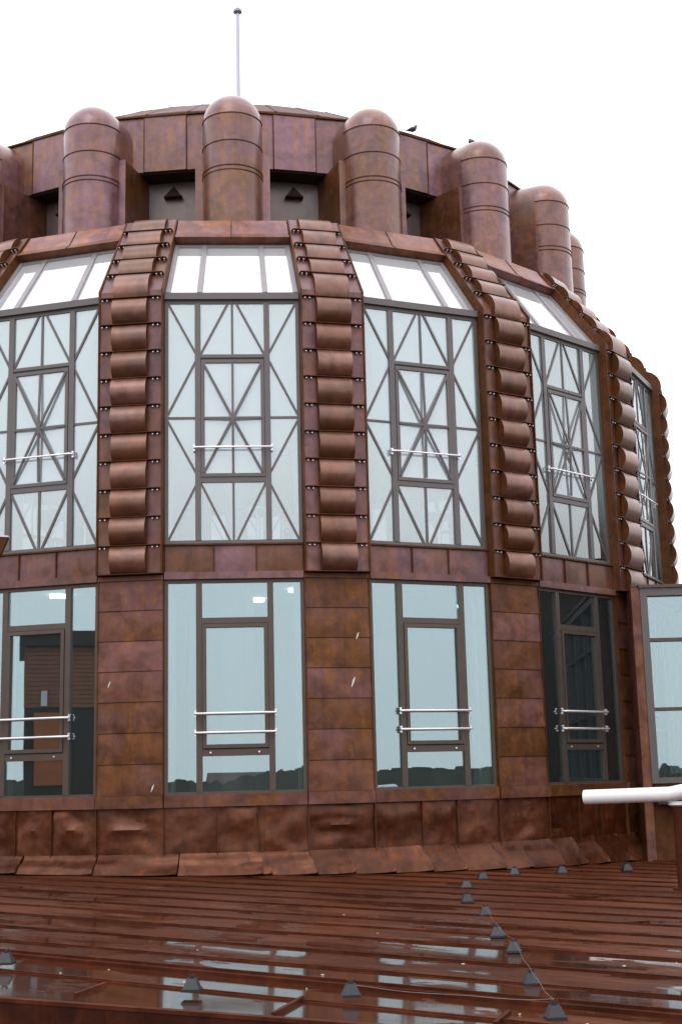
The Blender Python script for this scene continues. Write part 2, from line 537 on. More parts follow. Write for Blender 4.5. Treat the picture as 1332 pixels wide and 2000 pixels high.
def upper_window_mesh():
    m = MB()
    fo, fi = -YW - 0.014, -YW + 0.07             # front and back of the frame
    z0, z1 = 3.537, 7.21
    w = 0.052
    m.box(-HW + 0.002, -HW + w, fo, fi, z0, z1); m.box(HW - w, HW - 0.002, fo, fi, z0, z1)
    m.box(-HW + w, HW - w, fo, fi, z0, z0 + 0.055); m.box(-HW + w, HW - w, fo, fi, z1 - 0.03, z1)
    for f in (0.243, 0.757):
        m.box(U(f) - 0.042, U(f) + 0.042, fo - 0.012, fi, z0 + 0.055, z1 - 0.03)
    for a, b in ((6.338, 6.388), (4.447, 4.523)):
        m.box(U(0.243) + 0.042, U(0.757) - 0.042, fo - 0.006, fi, a, b)
    return m.mesh('window_frame', M['frame'])


def upper_bars():
    """Straight glazing bars of an upper window as point pairs on the glass."""
    y = -YW
    L, Rr = -HW + 0.045, HW - 0.045
    ml, mr = U(0.243) - 0.035, U(0.757) + 0.035
    il, ir = U(0.243) + 0.035, U(0.757) - 0.035
    zt, zb = 7.19, 3.58
    a1, a2, c, b1, b2 = 6.42, 6.28, 5.419, 4.60, 4.40
    P = []
    for e, mm in ((L, ml), (Rr, mr)):
        P += [((e, y, zt), (mm, y, a1)), ((mm, y, a2), (e, y, c + 0.05)), ((e, y, c), (mm, y, c)),
              ((e, y, c - 0.05), (mm, y, b1)), ((mm, y, b2), (e, y, zb))]
    P += [((il, y, 6.38), (-0.06, y, zt)), ((ir, y, 6.38), (0.06, y, zt)), ((0, y, 6.38), (0, y, zt))]
    P += [((il, y, 4.45), (-0.05, y, zb)), ((ir, y, 4.45), (0.05, y, zb)), ((0, y, 4.45), (0, y, zb))]
    return P


def sash_bars():
    y = -YW - 0.05
    ap = Vector((0, -YW - 0.085, 5.40))
    xl, xr = U(0.243) + 0.085, U(0.757) - 0.085
    zt, zb = 6.245, 4.59
    zc = 5.41
    return [(Vector((px, y, pz)), ap) for px, pz in ((xl, zt), (0, zt), (xr, zt), (xr, zc), (xr, zb), (0, zb), (xl, zb), (xl, zc))]


def pane_mesh(x0, x1, z0, z1, mat, y=-YW + 0.006):
    return MB().box(x0, x1, y, y + 0.012, z0, z1).mesh('pane', M[mat])


def sash_mesh(x0, x1, z0, z1, fo, w, mat):
    m = MB()
    fi = fo + 0.06
    m.box(x0, x0 + w, fo, fi, z0, z1); m.box(x1 - w, x1, fo, fi, z0, z1)
    m.box(x0 + w, x1 - w, fo, fi, z0, z0 + w); m.box(x0 + w, x1 - w, fo, fi, z1 - w, z1)
    return m.mesh('sash', M[mat])


def rail_mesh(z, x0, x1, r=0.014):
    m = MB()
    y = -YW - 0.11
    m.tube([(x0, -YW - 0.05, z), (x0, y + 0.02, z), (x0 + 0.03, y, z), (x1 - 0.03, y, z), (x1, y + 0.02, z), (x1, -YW - 0.05, z)], r, 8)
    return m.mesh('safety_rail', M['steel'], True)


def rail_bracket_mesh(z, x):
    m = MB()
    for dz in (0.035, -0.035):
        m.tube([(x, -YW - 0.03, z + dz), (x, -YW - 0.065, z + dz)], 0.016, 8)
    m.box(x - 0.012, x + 0.012, -YW - 0.06, -YW - 0.045, z - 0.035, z + 0.035)
    return m.mesh('rail_bracket', M['steel'])


def skirtless_spandrel(parent, rz):
    """Copper panels between the two storeys, with raised joints."""
    fr = (0.0, 0.355, 0.66, 1.0)
    for i in range(3):
        me = shared(('spandrel', i), lambda i=i: MB().grid(
            lambda u, v: (U(fr[i]) + 0.007 + u * (U(fr[i + 1]) - U(fr[i]) - 0.014),
                          -YW - 0.035 - 0.010 * sin(pi * u) * sin(pi * v), 3.125 + 0.385 * v), 6, 4).mesh('spandrel_panel', M['strip'], True))
        inst('spandrel_panel', me, parent, rz)
    def joints():
        m = MB()
        for f in fr[1:3]:
            m.box(U(f) - 0.008, U(f) + 0.008, -YW - 0.062, -YW - 0.02, 3.12, 3.512)
        m.box(-HW, HW, -YW - 0.02, -YW + 0.10, 3.05, 3.53)
        return m.mesh('spandrel_joint', M['edge'])
    inst('spandrel_joint', shared('spj', joints), parent, rz)
    inst('lintel_strip', shared('lintel', lambda: MB().box(-HW, HW, -YW - 0.085, -YW - 0.021, 3.02, 3.12).mesh('lintel_strip', M['strip'])), parent, rz)
    inst('sill_strip', shared('upsill', lambda: MB().box(-HW, HW, -YW - 0.075, -YW - 0.0205, 3.512, 3.536).mesh('sill_strip', M['edge'])), parent, rz)


def bay(k):
    rz = TH0 + k * STEP
    # upper window
    w = inst('upper_window', shared('uw', upper_window_mesh), tower, rz)
    for i, (p_, q_) in enumerate(shared('ub', upper_bars)):
        inst('glazing_bar', shared(('ubm', i), lambda: MB().bar(p_, q_, 0.033, 0.03, (0, -1, 0), 0.010).mesh('glazing_bar', M['frame'])), w)
    ps = ((-HW + 0.05, U(0.243) - 0.04, 3.59, 7.18), (U(0.757) + 0.04, HW - 0.05, 3.59, 7.18),
          (U(0.243) + 0.04, U(0.757) - 0.04, 6.388, 7.18), (U(0.243) + 0.04, U(0.757) - 0.04, 3.59, 4.447))
    for i, a in enumerate(ps):
        inst('pane', shared(('up', i), lambda: pane_mesh(*a, 'glass_up')), w)
    xl, xr = U(0.243) + 0.044, U(0.757) - 0.044
    s = inst('sash', shared('us', lambda: sash_mesh(xl + 0.005, xr - 0.005, 4.527, 6.305, -YW - 0.036, 0.05, 'frame')), w)
    inst('sash_pane', shared('usp', lambda: pane_mesh(xl + 0.05, xr - 0.05, 4.57, 6.26, 'glass_sash', -YW - 0.01)), w)
    for i, a in enumerate(((xl, xr, -YW - 0.010, -YW + 0.06, 6.306, 6.337), (xl, xr, -YW - 0.024, -YW + 0.05, 4.5235, 4.5265),
                           (xl, xl + 0.0048, -YW - 0.028, -YW + 0.05, 4.53, 6.3))):
        inst('gasket', shared(('usg', i), lambda: MB().box(*a).mesh('gasket', M['dark'])), w)
    for i, (p_, q_) in enumerate(shared('sb', sash_bars)):
        inst('glazing_bar', shared(('sbm', i), lambda: MB().bar(p_, q_, 0.033, 0.022, (0, -1, 0.01)).mesh('glazing_bar', M['frame'])), w)
    r_ = inst('safety_rail', shared('ur', lambda: rail_mesh(4.955, U(0.215), U(0.785))), w)
    for i, x in enumerate((U(0.215), U(0.785))):
        inst('rail_bracket', shared(('urb', i), lambda: rail_bracket_mesh(4.955, x)), w)
    # eaves beam and skylight
    inst('eaves_beam', shared('beam', lambda: MB().hexa(
        [(-HW, -YW - 0.07, 7.235), (HW, -YW - 0.07, 7.235), (HW, -YW + 0.12, 7.235), (-HW, -YW + 0.12, 7.235),
         (-HW, -YW - 0.07, 7.335), (HW, -YW - 0.07, 7.335), (HW, -YW + 0.12, 7.40), (-HW, -YW + 0.12, 7.40)])
        .box(-HW, HW, -YW - 0.02, -YW + 0.1, 7.2105, 7.2348).mesh('eaves_beam', M['frame'])), tower, rz)
    def sky_frame():
        m = MB()
        ts, te = 0.035, 0.72
        for u, w_ in ((-0.965, 0.07), (0.965, 0.07), (-0.486, 0.08), (0.50, 0.08)):
            m.bar(slope_pt(u, ts), slope_pt(u, te), w_, 0.09, SN, 0.02)
        m.bar(slope_pt(-0.93, te - 0.012), slope_pt(0.93, te - 0.012), 0.07, 0.08, SN, 0.012)
        return m.mesh('skylight', M['frame_glow'])
    sf = inst('skylight', shared('skf', sky_frame), tower, rz)
    for i, (a, b) in enumerate(((-0.93, -0.52), (-0.45, 0.465), (0.535, 0.93))):
        def pm():
            m = MB()
            q = [slope_pt(a, 0.03, -0.01), slope_pt(b, 0.03, -0.01), slope_pt(b, 0.71, -0.01), slope_pt(a, 0.71, -0.01)]
            m.hexa(q + [v - SN * 0.012 for v in q])
            return m.mesh('pane', M['glass_sky'])
        inst('pane', shared(('skp', i), pm), sf)
    def bl():  # white sheet added behind the panes to make the skylight look bright
        m = MB()
        q = [slope_pt(-0.93, 0.06, -0.16), slope_pt(0.93, 0.06, -0.16), slope_pt(0.93, 0.73, -0.16), slope_pt(-0.93, 0.73, -0.16)]
        m.hexa(q + [v - SN * 0.01 for v in q])
        return m.mesh('added_white_sheet', M['bright_sheet'])
    inst('added_white_sheet', shared('bright_sheet', bl), sf)
    skirtless_spandrel(tower, rz)
    lower_window(k, rz)


def lower_window(k, rz):
    fo, fi = -YW - 0.02, -YW + 0.07
    def fr():
        m = MB()
        z0, z1 = 0.0, 3.018
        m.box(-HW, -HW + 0.05, fo, fi, z0, z1); m.box(HW - 0.05, HW, fo, fi, z0, z1)
        m.box(-HW + 0.05, HW - 0.05, fo, fi, z0, z0 + 0.035); m.box(-HW + 0.05, HW - 0.05, fo, fi, z1 - 0.05, z1)
        for f in (0.246, 0.758):
            m.box(U(f) - 0.043, U(f) + 0.043, fo - 0.01, fi, z0 + 0.035, z1 - 0.05)
        for a, b in ((2.386, 2.467), (0.52, 0.612)):
            m.box(U(0.246) + 0.043, U(0.758) - 0.043, fo - 0.005, fi, a, b)
        return m.mesh('window_frame', M['frame_low'])
    w = inst('lower_window', shared('lw', fr), tower, rz)
    xl, xr = U(0.246) + 0.044, U(0.758) - 0.044
    ps = ((-HW + 0.048, xl - 0.085, 0.03, 2.97), (xr + 0.085, HW - 0.048, 0.03, 2.97), (xl, xr, 2.467, 2.97), (xl, xr, 0.03, 0.52))
    for i, a in enumerate(ps):
        inst('pane', shared(('lp', i), lambda: pane_mesh(*a, 'glass_low')), w)
    inst('sash', shared('ls', lambda: sash_mesh(xl + 0.004, xr - 0.004, 0.63, 2.376, fo - 0.025, 0.052, 'frame_low')), w)
    inst('sash_pane', shared('lsp', lambda: pane_mesh(xl + 0.05, xr - 0.05, 0.67, 2.335, 'glass_low', -YW - 0.0)), w)
    for i, a in enumerate(((xl, xr, fo - 0.002, fo + 0.06, 2.3765, 2.3855), (xl, xr, fo - 0.002, fo + 0.06, 0.6125, 0.6295))):
        inst('gasket', shared(('lsg', i), lambda: MB().box(*a).mesh('gasket', M['dark'])), w)
    for x in (-0.35, 0.33):
        inst('frame_bolt', shared(('lbolt', x), lambda: MB().tube([(x, fo - 0.005, 0.57), (x, fo - 0.02, 0.57)], 0.014, 8).mesh('frame_bolt', M['steel'])), w)
    for j, z in enumerate((1.11, 0.845)):
        inst('safety_rail', shared(('lr', j), lambda: rail_mesh(z, U(0.218), U(0.786), 0.017)), w)
        for i, x in enumerate((U(0.218), U(0.786))):
            inst('rail_bracket', shared(('lrb', i, j), lambda: rail_bracket_mesh(z, x)), w)


# ---- piers: path from the foot of the tile column, up the wall and over the slope
ZB = 3.10
PITCH_T = 0.415
VL = Z1 - ZB
OFFP = 0.15
SNP = Vector((0, -(Z2 - Z1), (R - R2) * cos(AM))).normalized()


def path(s, off):
    """Point on the pier face at path length s, raised by off (x = 0)."""
    if s <= VL:
        p_ = Vector((0, -YP, ZB + s)); n_ = Vector((0, -1, 0))
    else:
        t = (s - VL) / SL
        rc = R + (R2 - R) * t
        p_ = Vector((0, -rc * cos(AM), Z1 + (Z2 - Z1) * t)); n_ = SNP
    if abs(s - VL) < 1e-6:
        n_ = (Vector((0, -1, 0)) + SNP).normalized()
        off = off / n_.dot(SNP)
    return p_ + n_ * off


def phw(s):
    if s <= VL: return HP
    return (R + (R2 - R) * (s - VL) / SL) * sin(AM)


def pier_body():
    m = MB()
    ss = [0.0, VL, VL + SL]
    for a, b in ((0, 1), (1, 2)):
        s0, s1 = ss[a], ss[b]
        c = []
        for s in (s0, s1):
            h = phw(s) - 0.001
            o_, i_ = path(s, OFFP), path(s, -0.10)
            c += [Vector((-h, o_.y, o_.z)), Vector((h, o_.y, o_.z)), Vector((h, i_.y, i_.z)), Vector((-h, i_.y, i_.z))]
        m.hexa(c)
    return m.mesh('pier', M['strip'])


def pier_fins(sg):
    m = MB()
    ss = [0.0, VL, VL + SL]
    for a, b in ((0, 1), (1, 2)):
        c = []
        for s in (ss[a], ss[b]):
            h = phw(s)
            o_, i_ = path(s, OFFP + (0.028 if s < VL + 1e-6 else 0.006)), path(s, -0.08)
            x0, x1 = sg * (h - 0.016), sg * (h + 0.006)
            c += [Vector((x0, o_.y, o_.z)), Vector((x1, o_.y, o_.z)), Vector((x1, i_.y, i_.z)), Vector((x0, i_.y, i_.z))]
        m.hexa(c)
    return m.mesh('edge_flashing', M['edge'])


def tile_mesh(i, var=0):
    s0, s1 = i * PITCH_T, min((i + 1) * PITCH_T, VL + SL)
    if i == 14: s1 = VL + SL
    a, b = path(s0, OFFP + 0.035), path(s1, OFFP + 0.035)
    L = (b - a).length
    d = (b - a) / L
    nn = Vector((0, -d.z, d.y))
    sag = 0.105 if i != 10 else 0.125
    if i > 10: sag = 0.085
    if i == 14: sag = 0.05
    sag *= (1.0, 0.90, 1.08, 0.96)[var]
    rad = (L * L / 4 + sag * sag) / (2 * sag)
    hw = 0.262
    SEG = 12
    m = MB()
    prof = []
    for q in range(SEG + 1):
        t = q / SEG
        al = math.asin(min(1, L / 2 / rad))
        th = -al + 2 * al * t
        along = L / 2 + rad * sin(th)
        out_ = rad * cos(th) - (rad - sag)
        prof.append(a + d * (along * 0.985 + 0.003) + nn * out_)
    base = [a + d * 0.003 - nn * 0.03, a + d * L * 0.988 - nn * 0.03]
    n_ = len(prof)
    for x in (-hw, hw):
        for p_ in prof: m.v.append((x, p_.y, p_.z))
        m.v.append((x, base[1].y, base[1].z)); m.v.append((x, base[0].y, base[0].z))
    t_ = n_ + 2
    for q in range(t_):
        q2 = (q + 1) % t_
        m.f.append((q, q2, t_ + q2, t_ + q))
    m.f.append(tuple(range(t_))); m.f.append(tuple(t_ + q for q in reversed(range(t_))))
    return m.mesh('curved_tile', M['tile'], True, [M['edge']], lambda f: 1 if abs(f.normal.x) > 0.9 else 0)


def ledge_mesh(i):
    s = min(i * PITCH_T, VL + SL - 0.01)
    nn = (path(s, 1) - path(s, 0)).normalized()
    d = Vector((0, -nn.z, nn.y)); 
    if d.z < 0: d = -d
    h = phw(s) - 0.025
    o0 = path(s, OFFP + 0.001)
    m = MB()
    th = 0.011
    ex = 0.07
    # outline in (x, outward) with rounded outer corners
    pts = [(-h, 0), (-h, ex - 0.04)] + [(-h + 0.04 - 0.04 * cos(t), ex - 0.04 + 0.04 * sin(t)) for t in (0.5, 1.0, 1.57)]
    pts += [(-x, y) for x, y in reversed(pts)]
    lo = [o0 + nn * y + Vector((x, 0, 0)) - d * th / 2 for x, y in pts]
    hi = [o0 + nn * y + Vector((x, 0, 0)) + d * th / 2 for x, y in pts]
    m.poly(lo); m.poly(list(reversed(hi)))
    for q in range(len(pts)):
        q2 = (q + 1) % len(pts)
        m.poly([lo[q], lo[q2], hi[q2], hi[q]])
    nb = len(m.f)
    if 0 < i < 15:
        for x in (-h + 0.035, -h + 0.105, h - 0.105, h - 0.035):
            c = o0 + nn * 0.045 + Vector((x, 0, 0)) - d * th
            m.box(x - 0.008, x + 0.008, c.y - 0.008, c.y + 0.008, c.z - 0.014, c.z)
    me = m.mesh('drip_ledge', M['edge'])
    return me


def bolt_mesh(i):
    s = min(i * PITCH_T, VL + SL - 0.01)
    nn = (path(s, 1) - path(s, 0)).normalized()
    d = Vector((0, -nn.z, nn.y))
    if d.z < 0: d = -d
    h = phw(s) - 0.025
    m = MB()
    for x in (-h + 0.035, -h + 0.105, h - 0.105, h - 0.035):
        c = path(s, OFFP) + Vector((x, 0, 0)) - d * 0.032
        m.tube([c, c + nn * 0.05], 0.012, 6)
    return m.mesh('bolt', M['bolt'])


def lower_pier_body():
    return MB().box(-HP + 0.001, HP - 0.001, -YP - 0.045, -YP + 0.3, -0.0, 3.095).mesh('lower_pier', M['edge'])


def pier(k):
    rz = TH0 + (k + 0.5) * STEP
    b = inst('ribbed_pier', shared('pb', pier_body), tower, rz)
    for sg in (-1, 1):
        inst('edge_flashing', shared(('pf', sg), lambda: pier_fins(sg)), b)
    for i in range(15):
        vr = random.randrange(4)
        inst('curved_tile', shared(('tile', i, vr), lambda: tile_mesh(i, vr)), b, random.uniform(-0.0008, 0.0008), (random.uniform(-0.004, 0.004), random.uniform(-0.012, 0.008), random.uniform(-0.004, 0.004)))
    for i in range(15):
        inst('drip_ledge', shared(('ledge', i), lambda: ledge_mesh(i)), b)
        if 0 < i < 15:
            inst('bolt', shared(('bolt', i), lambda: bolt_mesh(i)), b, kind='stuff')
    inst('lining', shared('pl', lambda: MB().box(-HP + 0.03, HP - 0.03, -YP + 0.101, -YP + 0.28, 3.46, 7.3).mesh('lining', M['plaster'])), b)
    lp = inst('lower_pier', shared('lpb', lower_pier_body), tower, rz)
    zz = [0.0 + 3.02 * j / 7 for j in range(8)]
    for j in range(7):
        def pm():
            z0, z1 = zz[j] + 0.004, zz[j + 1] - 0.004
            m = MB()
            m.grid(lambda u, v: (-HP + 0.004 + u * (2 * HP - 0.008),
                                 -YP - 0.062 + 0.012 * v - (0.006 + 0.022 * abs(noise.noise(Vector((u * 2.3 + j * 5.1, v * 1.7, j * 2.3))))) * sin(pi * u) * sin(pi * v), z0 + v * (z1 - z0)), 8, 5)
            m.poly([(-HP + 0.004, -YP - 0.062, z0 - 0.0005), (HP - 0.004, -YP - 0.062, z0 - 0.0005), (HP - 0.004, -YP - 0.045, z0 - 0.0005), (-HP + 0.004, -YP - 0.045, z0 - 0.0005)])
            return m.mesh('pier_panel', M['wall'], True)
        inst('pier_panel', shared(('pp', j), pm), lp)
    inst('cap_strip', shared('pcap', lambda: MB().box(-HP, HP, -YP - 0.075, -YP - 0.0451, 3.022, 3.09).mesh('cap_strip', M['wall'])), lp)
    for sg in (-1, 1):
        inst('edge_flashing', shared(('lpe', sg), lambda: MB().box(min(sg * (HP - 0.012), sg * (HP + 0.004)), max(sg * (HP - 0.012), sg * (HP + 0.004)), -YP - 0.07, -YP + 0.12, 0.002, 3.02).mesh('edge_flashing', M['edge'])), lp)
    for sg in (-1, 1):
        inst('reveal', shared(('rev', sg), lambda: MB().box(min(sg * HP, sg * (HP + 0.02)), max(sg * HP, sg * (HP + 0.02)), -YP + 0.135, -YP + 0.50, 0.0, 3.1).mesh('reveal', M['cream'])), lp)
        inst('reveal', shared(('revu', sg), lambda: MB().box(min(sg * HP, sg * (HP + 0.02)), max(sg * HP, sg * (HP + 0.02)), -YP + 0.135, -YP + 0.50, 3.46, 7.3).mesh('reveal', M['cream'])), b)
    inst('lining', shared('lpl', lambda: MB().box(-HP - 0.07, HP + 0.07, -YP + 0.301, -YP + 0.42, 0, 3.1).mesh('lining', M['plaster'])), lp)


def crown(k):
    rz = TH0 + k * STEP
    for i in range(2):
        def pm():
            a, b = (-1, -0.02) if i == 0 else (-0.02, 1)
            m = MB()
            m.hexa([slope_pt(a, 0.80, 0.125), slope_pt(b, 0.80, 0.125), slope_pt(b, 0.80, -0.02), slope_pt(a, 0.80, -0.02),
                    slope_pt(a, 1.0, 0.13), slope_pt(b, 1.0, 0.13), slope_pt(b, 1.0, -0.02), slope_pt(a, 1.0, -0.02)])
            return m.mesh('crown_panel', M['crown'])
        inst('crown_panel', shared(('cr', i), pm), tower, rz)
    def lip():
        m = MB()
        m.hexa([slope_pt(-1, 0.72, 0.165), slope_pt(1, 0.72, 0.165), slope_pt(1, 0.72, 0.153), slope_pt(-1, 0.72, 0.153),
                slope_pt(-1, 0.799, 0.126), slope_pt(1, 0.799, 0.126), slope_pt(1, 0.799, 0.10), slope_pt(-1, 0.799, 0.10)])
        m.hexa([slope_pt(-1, 0.735, 0.15), slope_pt(1, 0.735, 0.15), slope_pt(1, 0.735, 0.0), slope_pt(-1, 0.735, 0.0),
                slope_pt(-1, 0.765, 0.13), slope_pt(1, 0.765, 0.13), slope_pt(1, 0.765, 0.0), slope_pt(-1, 0.765, 0.0)])
        return m.mesh('crown_flashing', M['crown'])
    inst('crown_flashing', shared('lip', lip), tower, rz)
    def seam():
        m = MB()
        m.bar(slope_pt(-0.02, 0.80, 0.12), slope_pt(-0.02, 1.0, 0.125), 0.014, 0.05, SN, 0.015)
        m.bar(slope_pt(-0.02, 0.72, 0.16), slope_pt(-0.02, 0.80, 0.12), 0.014, 0.03, SN, 0.012)
        return m.mesh('crown_seam', M['edge'])
    inst('crown_seam', shared('crs', seam), tower, rz)


for k in FULL:
    bay(k)
    crown(k)
for k in range(-3, 5):
    pier(k)

# ---- the rest of the ring, seen only through the glass
def rear_upper():
    m = MB()
    z0, z1 = 3.54, 7.21
    m.box(-HW, -HW + 0.06, -YW - 0.03, -YW + 0.06, z0, z1).box(HW - 0.06, HW, -YW - 0.03, -YW + 0.06, z0, z1)
    for f in (0.243, 0.757):
        m.box(U(f) - 0.042, U(f) + 0.042, -YW - 0.04, -YW + 0.06, z0, z1)
    for a, b in ((6.32, 6.388), (4.447, 4.523)):
        m.box(U(0.243) + 0.042, U(0.757) - 0.042, -YW - 0.03, -YW + 0.06, a, b)
    for p_, q_ in upper_bars():
        m.bar(p_, q_, 0.037, 0.04)
    return m.mesh('rear_window', M['frame'])


def rear_shell():
    m = MB()
    m.box(-HW, HW, -YW - 0.03, -YW + 0.1, -1.6, 3.54)
    m.box(-HW, HW, -YW - 0.05, -YW + 0.1, 7.211, 7.34)
    c = [slope_pt(-1, 0.0, 0), slope_pt(1, 0.0, 0), slope_pt(1, 0.0, -0.05), slope_pt(-1, 0.0, -0.05),
         slope_pt(-1, 1, 0), slope_pt(1, 1, 0), slope_pt(1, 1, -0.05), slope_pt(-1, 1, -0.05)]
    m.hexa(c)
    return m.mesh('rear_wall', M['wall'])


for k in range(5, 16):
    rz = TH0 + k * STEP
    w = inst('rear_window', shared('rw', rear_upper), tower, rz)
    inst('pane', shared('rwp', lambda: pane_mesh(-HW + 0.06, HW - 0.06, 3.55, 7.2, 'glass_sky')), w)
    inst('rear_wall', shared('rs', rear_shell), tower, rz)
    inst('rear_lining', shared('rl', lambda: MB().box(-HW, HW, -YW + 0.101, -YW + 0.13, -0.1, 3.4).mesh('rear_lining', M['plaster'])), tower, rz)
    if k < 15:
        inst('rear_pier', shared('pb', pier_body), tower, rz + STEP / 2)
        inst('rear_pier', shared('lpbr', lambda: MB().box(-HP, HP, -YP - 0.05, -YP + 0.3, -1.6, 3.1).mesh('rear_pier', M['wall'])), tower, rz + STEP / 2)
        inst('rear_lining', shared('pl', lambda: None), tower, rz + STEP / 2)


def ring_pts(r, n=72, z=0):
    return [(r * sin(TH0 + 2 * pi * i / n), -r * cos(TH0 + 2 * pi * i / n), z) for i in range(n)]


def disc(name, r, z0, z1, mat, parent=tower, n=72):
    m = MB()
    lo, hi = ring_pts(r, n, z0), ring_pts(r, n, z1)
    m.poly(lo); m.poly(list(reversed(hi)))
    for i in range(n):
        j = (i + 1) % n
        m.poly([lo[i], lo[j], hi[j], hi[i]])
    return inst(name, m.mesh(name, M[mat]), parent)


disc('interior_floor', 8.25, -0.20, -0.02, 'floor')
disc('interior_floor', 8.25, 3.16, 3.45, 'plaster')
disc('ceiling', 7.1, 8.60, 8.72, 'plaster')
disc('deck', 7.22, 8.722, 8.86, 'edge')
disc('core_wall', 3.2, -0.02, 3.16, 'pink')
for i in range(9):
    a = TH0 + 2 * i * STEP + 0.0
    for z0, z1 in ((-0.02, 3.16), (3.45, 8.6)):
        me = shared(('colm', z0), lambda: MB().tube([(0, 0, z0), (0, 0, z1)], 0.17 if z0 > 0 else 0.26, 20).mesh('interior_column', M['pink'] if z0 < 0 else M['plaster'], True))
        inst('interior_column', me, tower, 0, (6.0 * sin(a), -6.0 * cos(a), 0))
inst('interior_column', MB().tube([(0, 0, -0.02), (0, 0, 3.16)], 0.19, 24).mesh('interior_column', M['pink'], True), tower, 0, (-0.16, -7.2, 0))
for x, y in ((-1.9, -5.2), (0.9, -6.3), (1.7, -5.9), (-2.9, -6.0), (3.8, -5.2), (0.2, -5.2)):
    inst('ceiling_light', shared('cl', lambda: MB().box(-0.16, 0.16, -0.05, 0.05, 3.10, 3.155).mesh('ceiling_light', M['lamp'])), tower, 0.2, (x, y, 0))
inst('ceiling_light', MB().box(-0.25, 0.25, -0.2, 0.2, 3.09, 3.15).mesh('ceiling_light', M['lamp']), tower, TH0 + 2 * STEP, (7.3 * sin(TH0 + 2 * STEP) - 0.1, -7.3 * cos(TH0 + 2 * STEP), 0))
# olive wall standing behind the right hand lower window
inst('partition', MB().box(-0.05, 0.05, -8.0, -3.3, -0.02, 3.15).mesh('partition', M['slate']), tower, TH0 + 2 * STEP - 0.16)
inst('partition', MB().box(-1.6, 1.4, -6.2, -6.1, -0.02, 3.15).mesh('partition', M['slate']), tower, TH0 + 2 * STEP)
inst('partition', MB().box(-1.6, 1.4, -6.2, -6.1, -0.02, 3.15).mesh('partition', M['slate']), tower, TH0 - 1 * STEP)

# ---- sill, parapet wall and skirt at the foot
def facet_sill(half_w, yy, z0, z1, pr, name, mat):
    return MB().hexa([(-half_w, -yy - pr, z0), (half_w, -yy - pr, z0), (half_w, -yy + 0.15, z0), (-half_w, -yy + 0.15, z0),
                      (-half_w, -yy - pr, z1), (half_w, -yy - pr, z1), (half_w, -yy + 0.15, z1 + 0.02), (-half_w, -yy + 0.15, z1 + 0.02)]).mesh(name, M[mat])


def dented(x0, x1, z0, z1, seed, amp=0.02):
    """A sheet with the shallow buckles of hand dressed copper; a fold across some."""
    fold = (seed % 3 == 0)
    fz = 0.45 + 0.1 * sin(seed * 2.3)
    def fn(u, v):
        e = min(u, 1 - u, v, 1 - v) * 6
        e = max(0.0, min(1.0, e))
        d = noise.noise(Vector((u * 1.7 + seed * 9.1, v * 1.9, seed * 3.3))) * amp * 2.4
        d += abs(noise.noise(Vector((u * 3.1 + v * 2.0 + seed, v * 3.0 - u, seed * 1.7)))) * amp * 2.2
        if fold:
            d += 0.028 * math.exp(-((v - fz - 0.05 * sin(u * 3)) / 0.06) ** 2) * sin(pi * min(1, u * 1.1))
        return (x0 + u * (x1 - x0), -0.018 - d * e, z0 + v * (z1 - z0))
    return fn


for kk in range(-3, 5):
    rz = TH0 + kk * STEP
    rp = rz + STEP / 2
    if kk in FULL:
        inst('sill_ledge', shared('sw', lambda: facet_sill(HW, YW, -0.17, -0.002, 0.075, 'sill_ledge', 'wall')), tower, rz)
        inst('parapet_core', shared('pcw', lambda: MB().box(-HW, HW, -YW, -YW + 0.15, -1.7, -0.172).mesh('parapet_core', M['edge'])), tower, rz)
        fr = (0.0, 0.37, 0.655, 1.0)
        for i in range(3):
            x0, x1 = U(fr[i]) + 0.006, U(fr[i + 1]) - 0.006
            m = MB().grid(dented(x0, x1, -0.86, -0.175, kk * 7 + i * 3 + 40), 12, 10)
            for q in range(len(m.v)):
                v = m.v[q]; m.v[q] = (v[0], v[1] - YW, v[2])
            inst('parapet_panel', m.mesh('parapet_panel', M['parapet'], True), tower, rz)
        for f in fr[1:3]:
            inst('parapet_seam', shared(('ps', f), lambda: MB().box(U(f) - 0.007, U(f) + 0.007, -YW - 0.05, -YW - 0.001, -0.86, -0.175).mesh('parapet_seam', M['edge'])), tower, rz)
    inst('sill_ledge', shared('sp', lambda: facet_sill(HP, YP, -0.17, -0.002, 0.10, 'sill_ledge', 'wall')), tower, rp)
    inst('parapet_core', shared('pcp', lambda: MB().box(-HP, HP, -YP, -YP + 0.15, -1.7, -0.172).mesh('parapet_core', M['edge'])), tower, rp)
    m = MB().grid(dented(-HP + 0.006, HP - 0.006, -0.86, -0.175, {-1: 6, 0: 9, 1: 12}.get(kk, kk + 31), 0.022), 14, 12)
    for q in range(len(m.v)):
        v = m.v[q]; m.v[q] = (v[0], v[1] - YP, v[2])
    inst('parapet_panel', m.mesh('parapet_panel', M['parapet'], True), tower, rp)
    for sg in (-1, 1):
        inst('parapet_seam', shared(('psp', sg), lambda: MB().box(sg * HP - 0.008, sg * HP + 0.008, -YP - 0.058, -YP - 0.001, -0.862, -0.173).mesh('parapet_seam', M['edge'])), tower, rp)


def poly_r(a):                                    # radius of the faceted wall in direction a
    b = (a - TH0 + STEP / 2) % STEP - STEP / 2
    if abs(b) < AL: return YW / cos(b)
    b2 = STEP / 2 - abs(b)
    return YP / cos(b2)


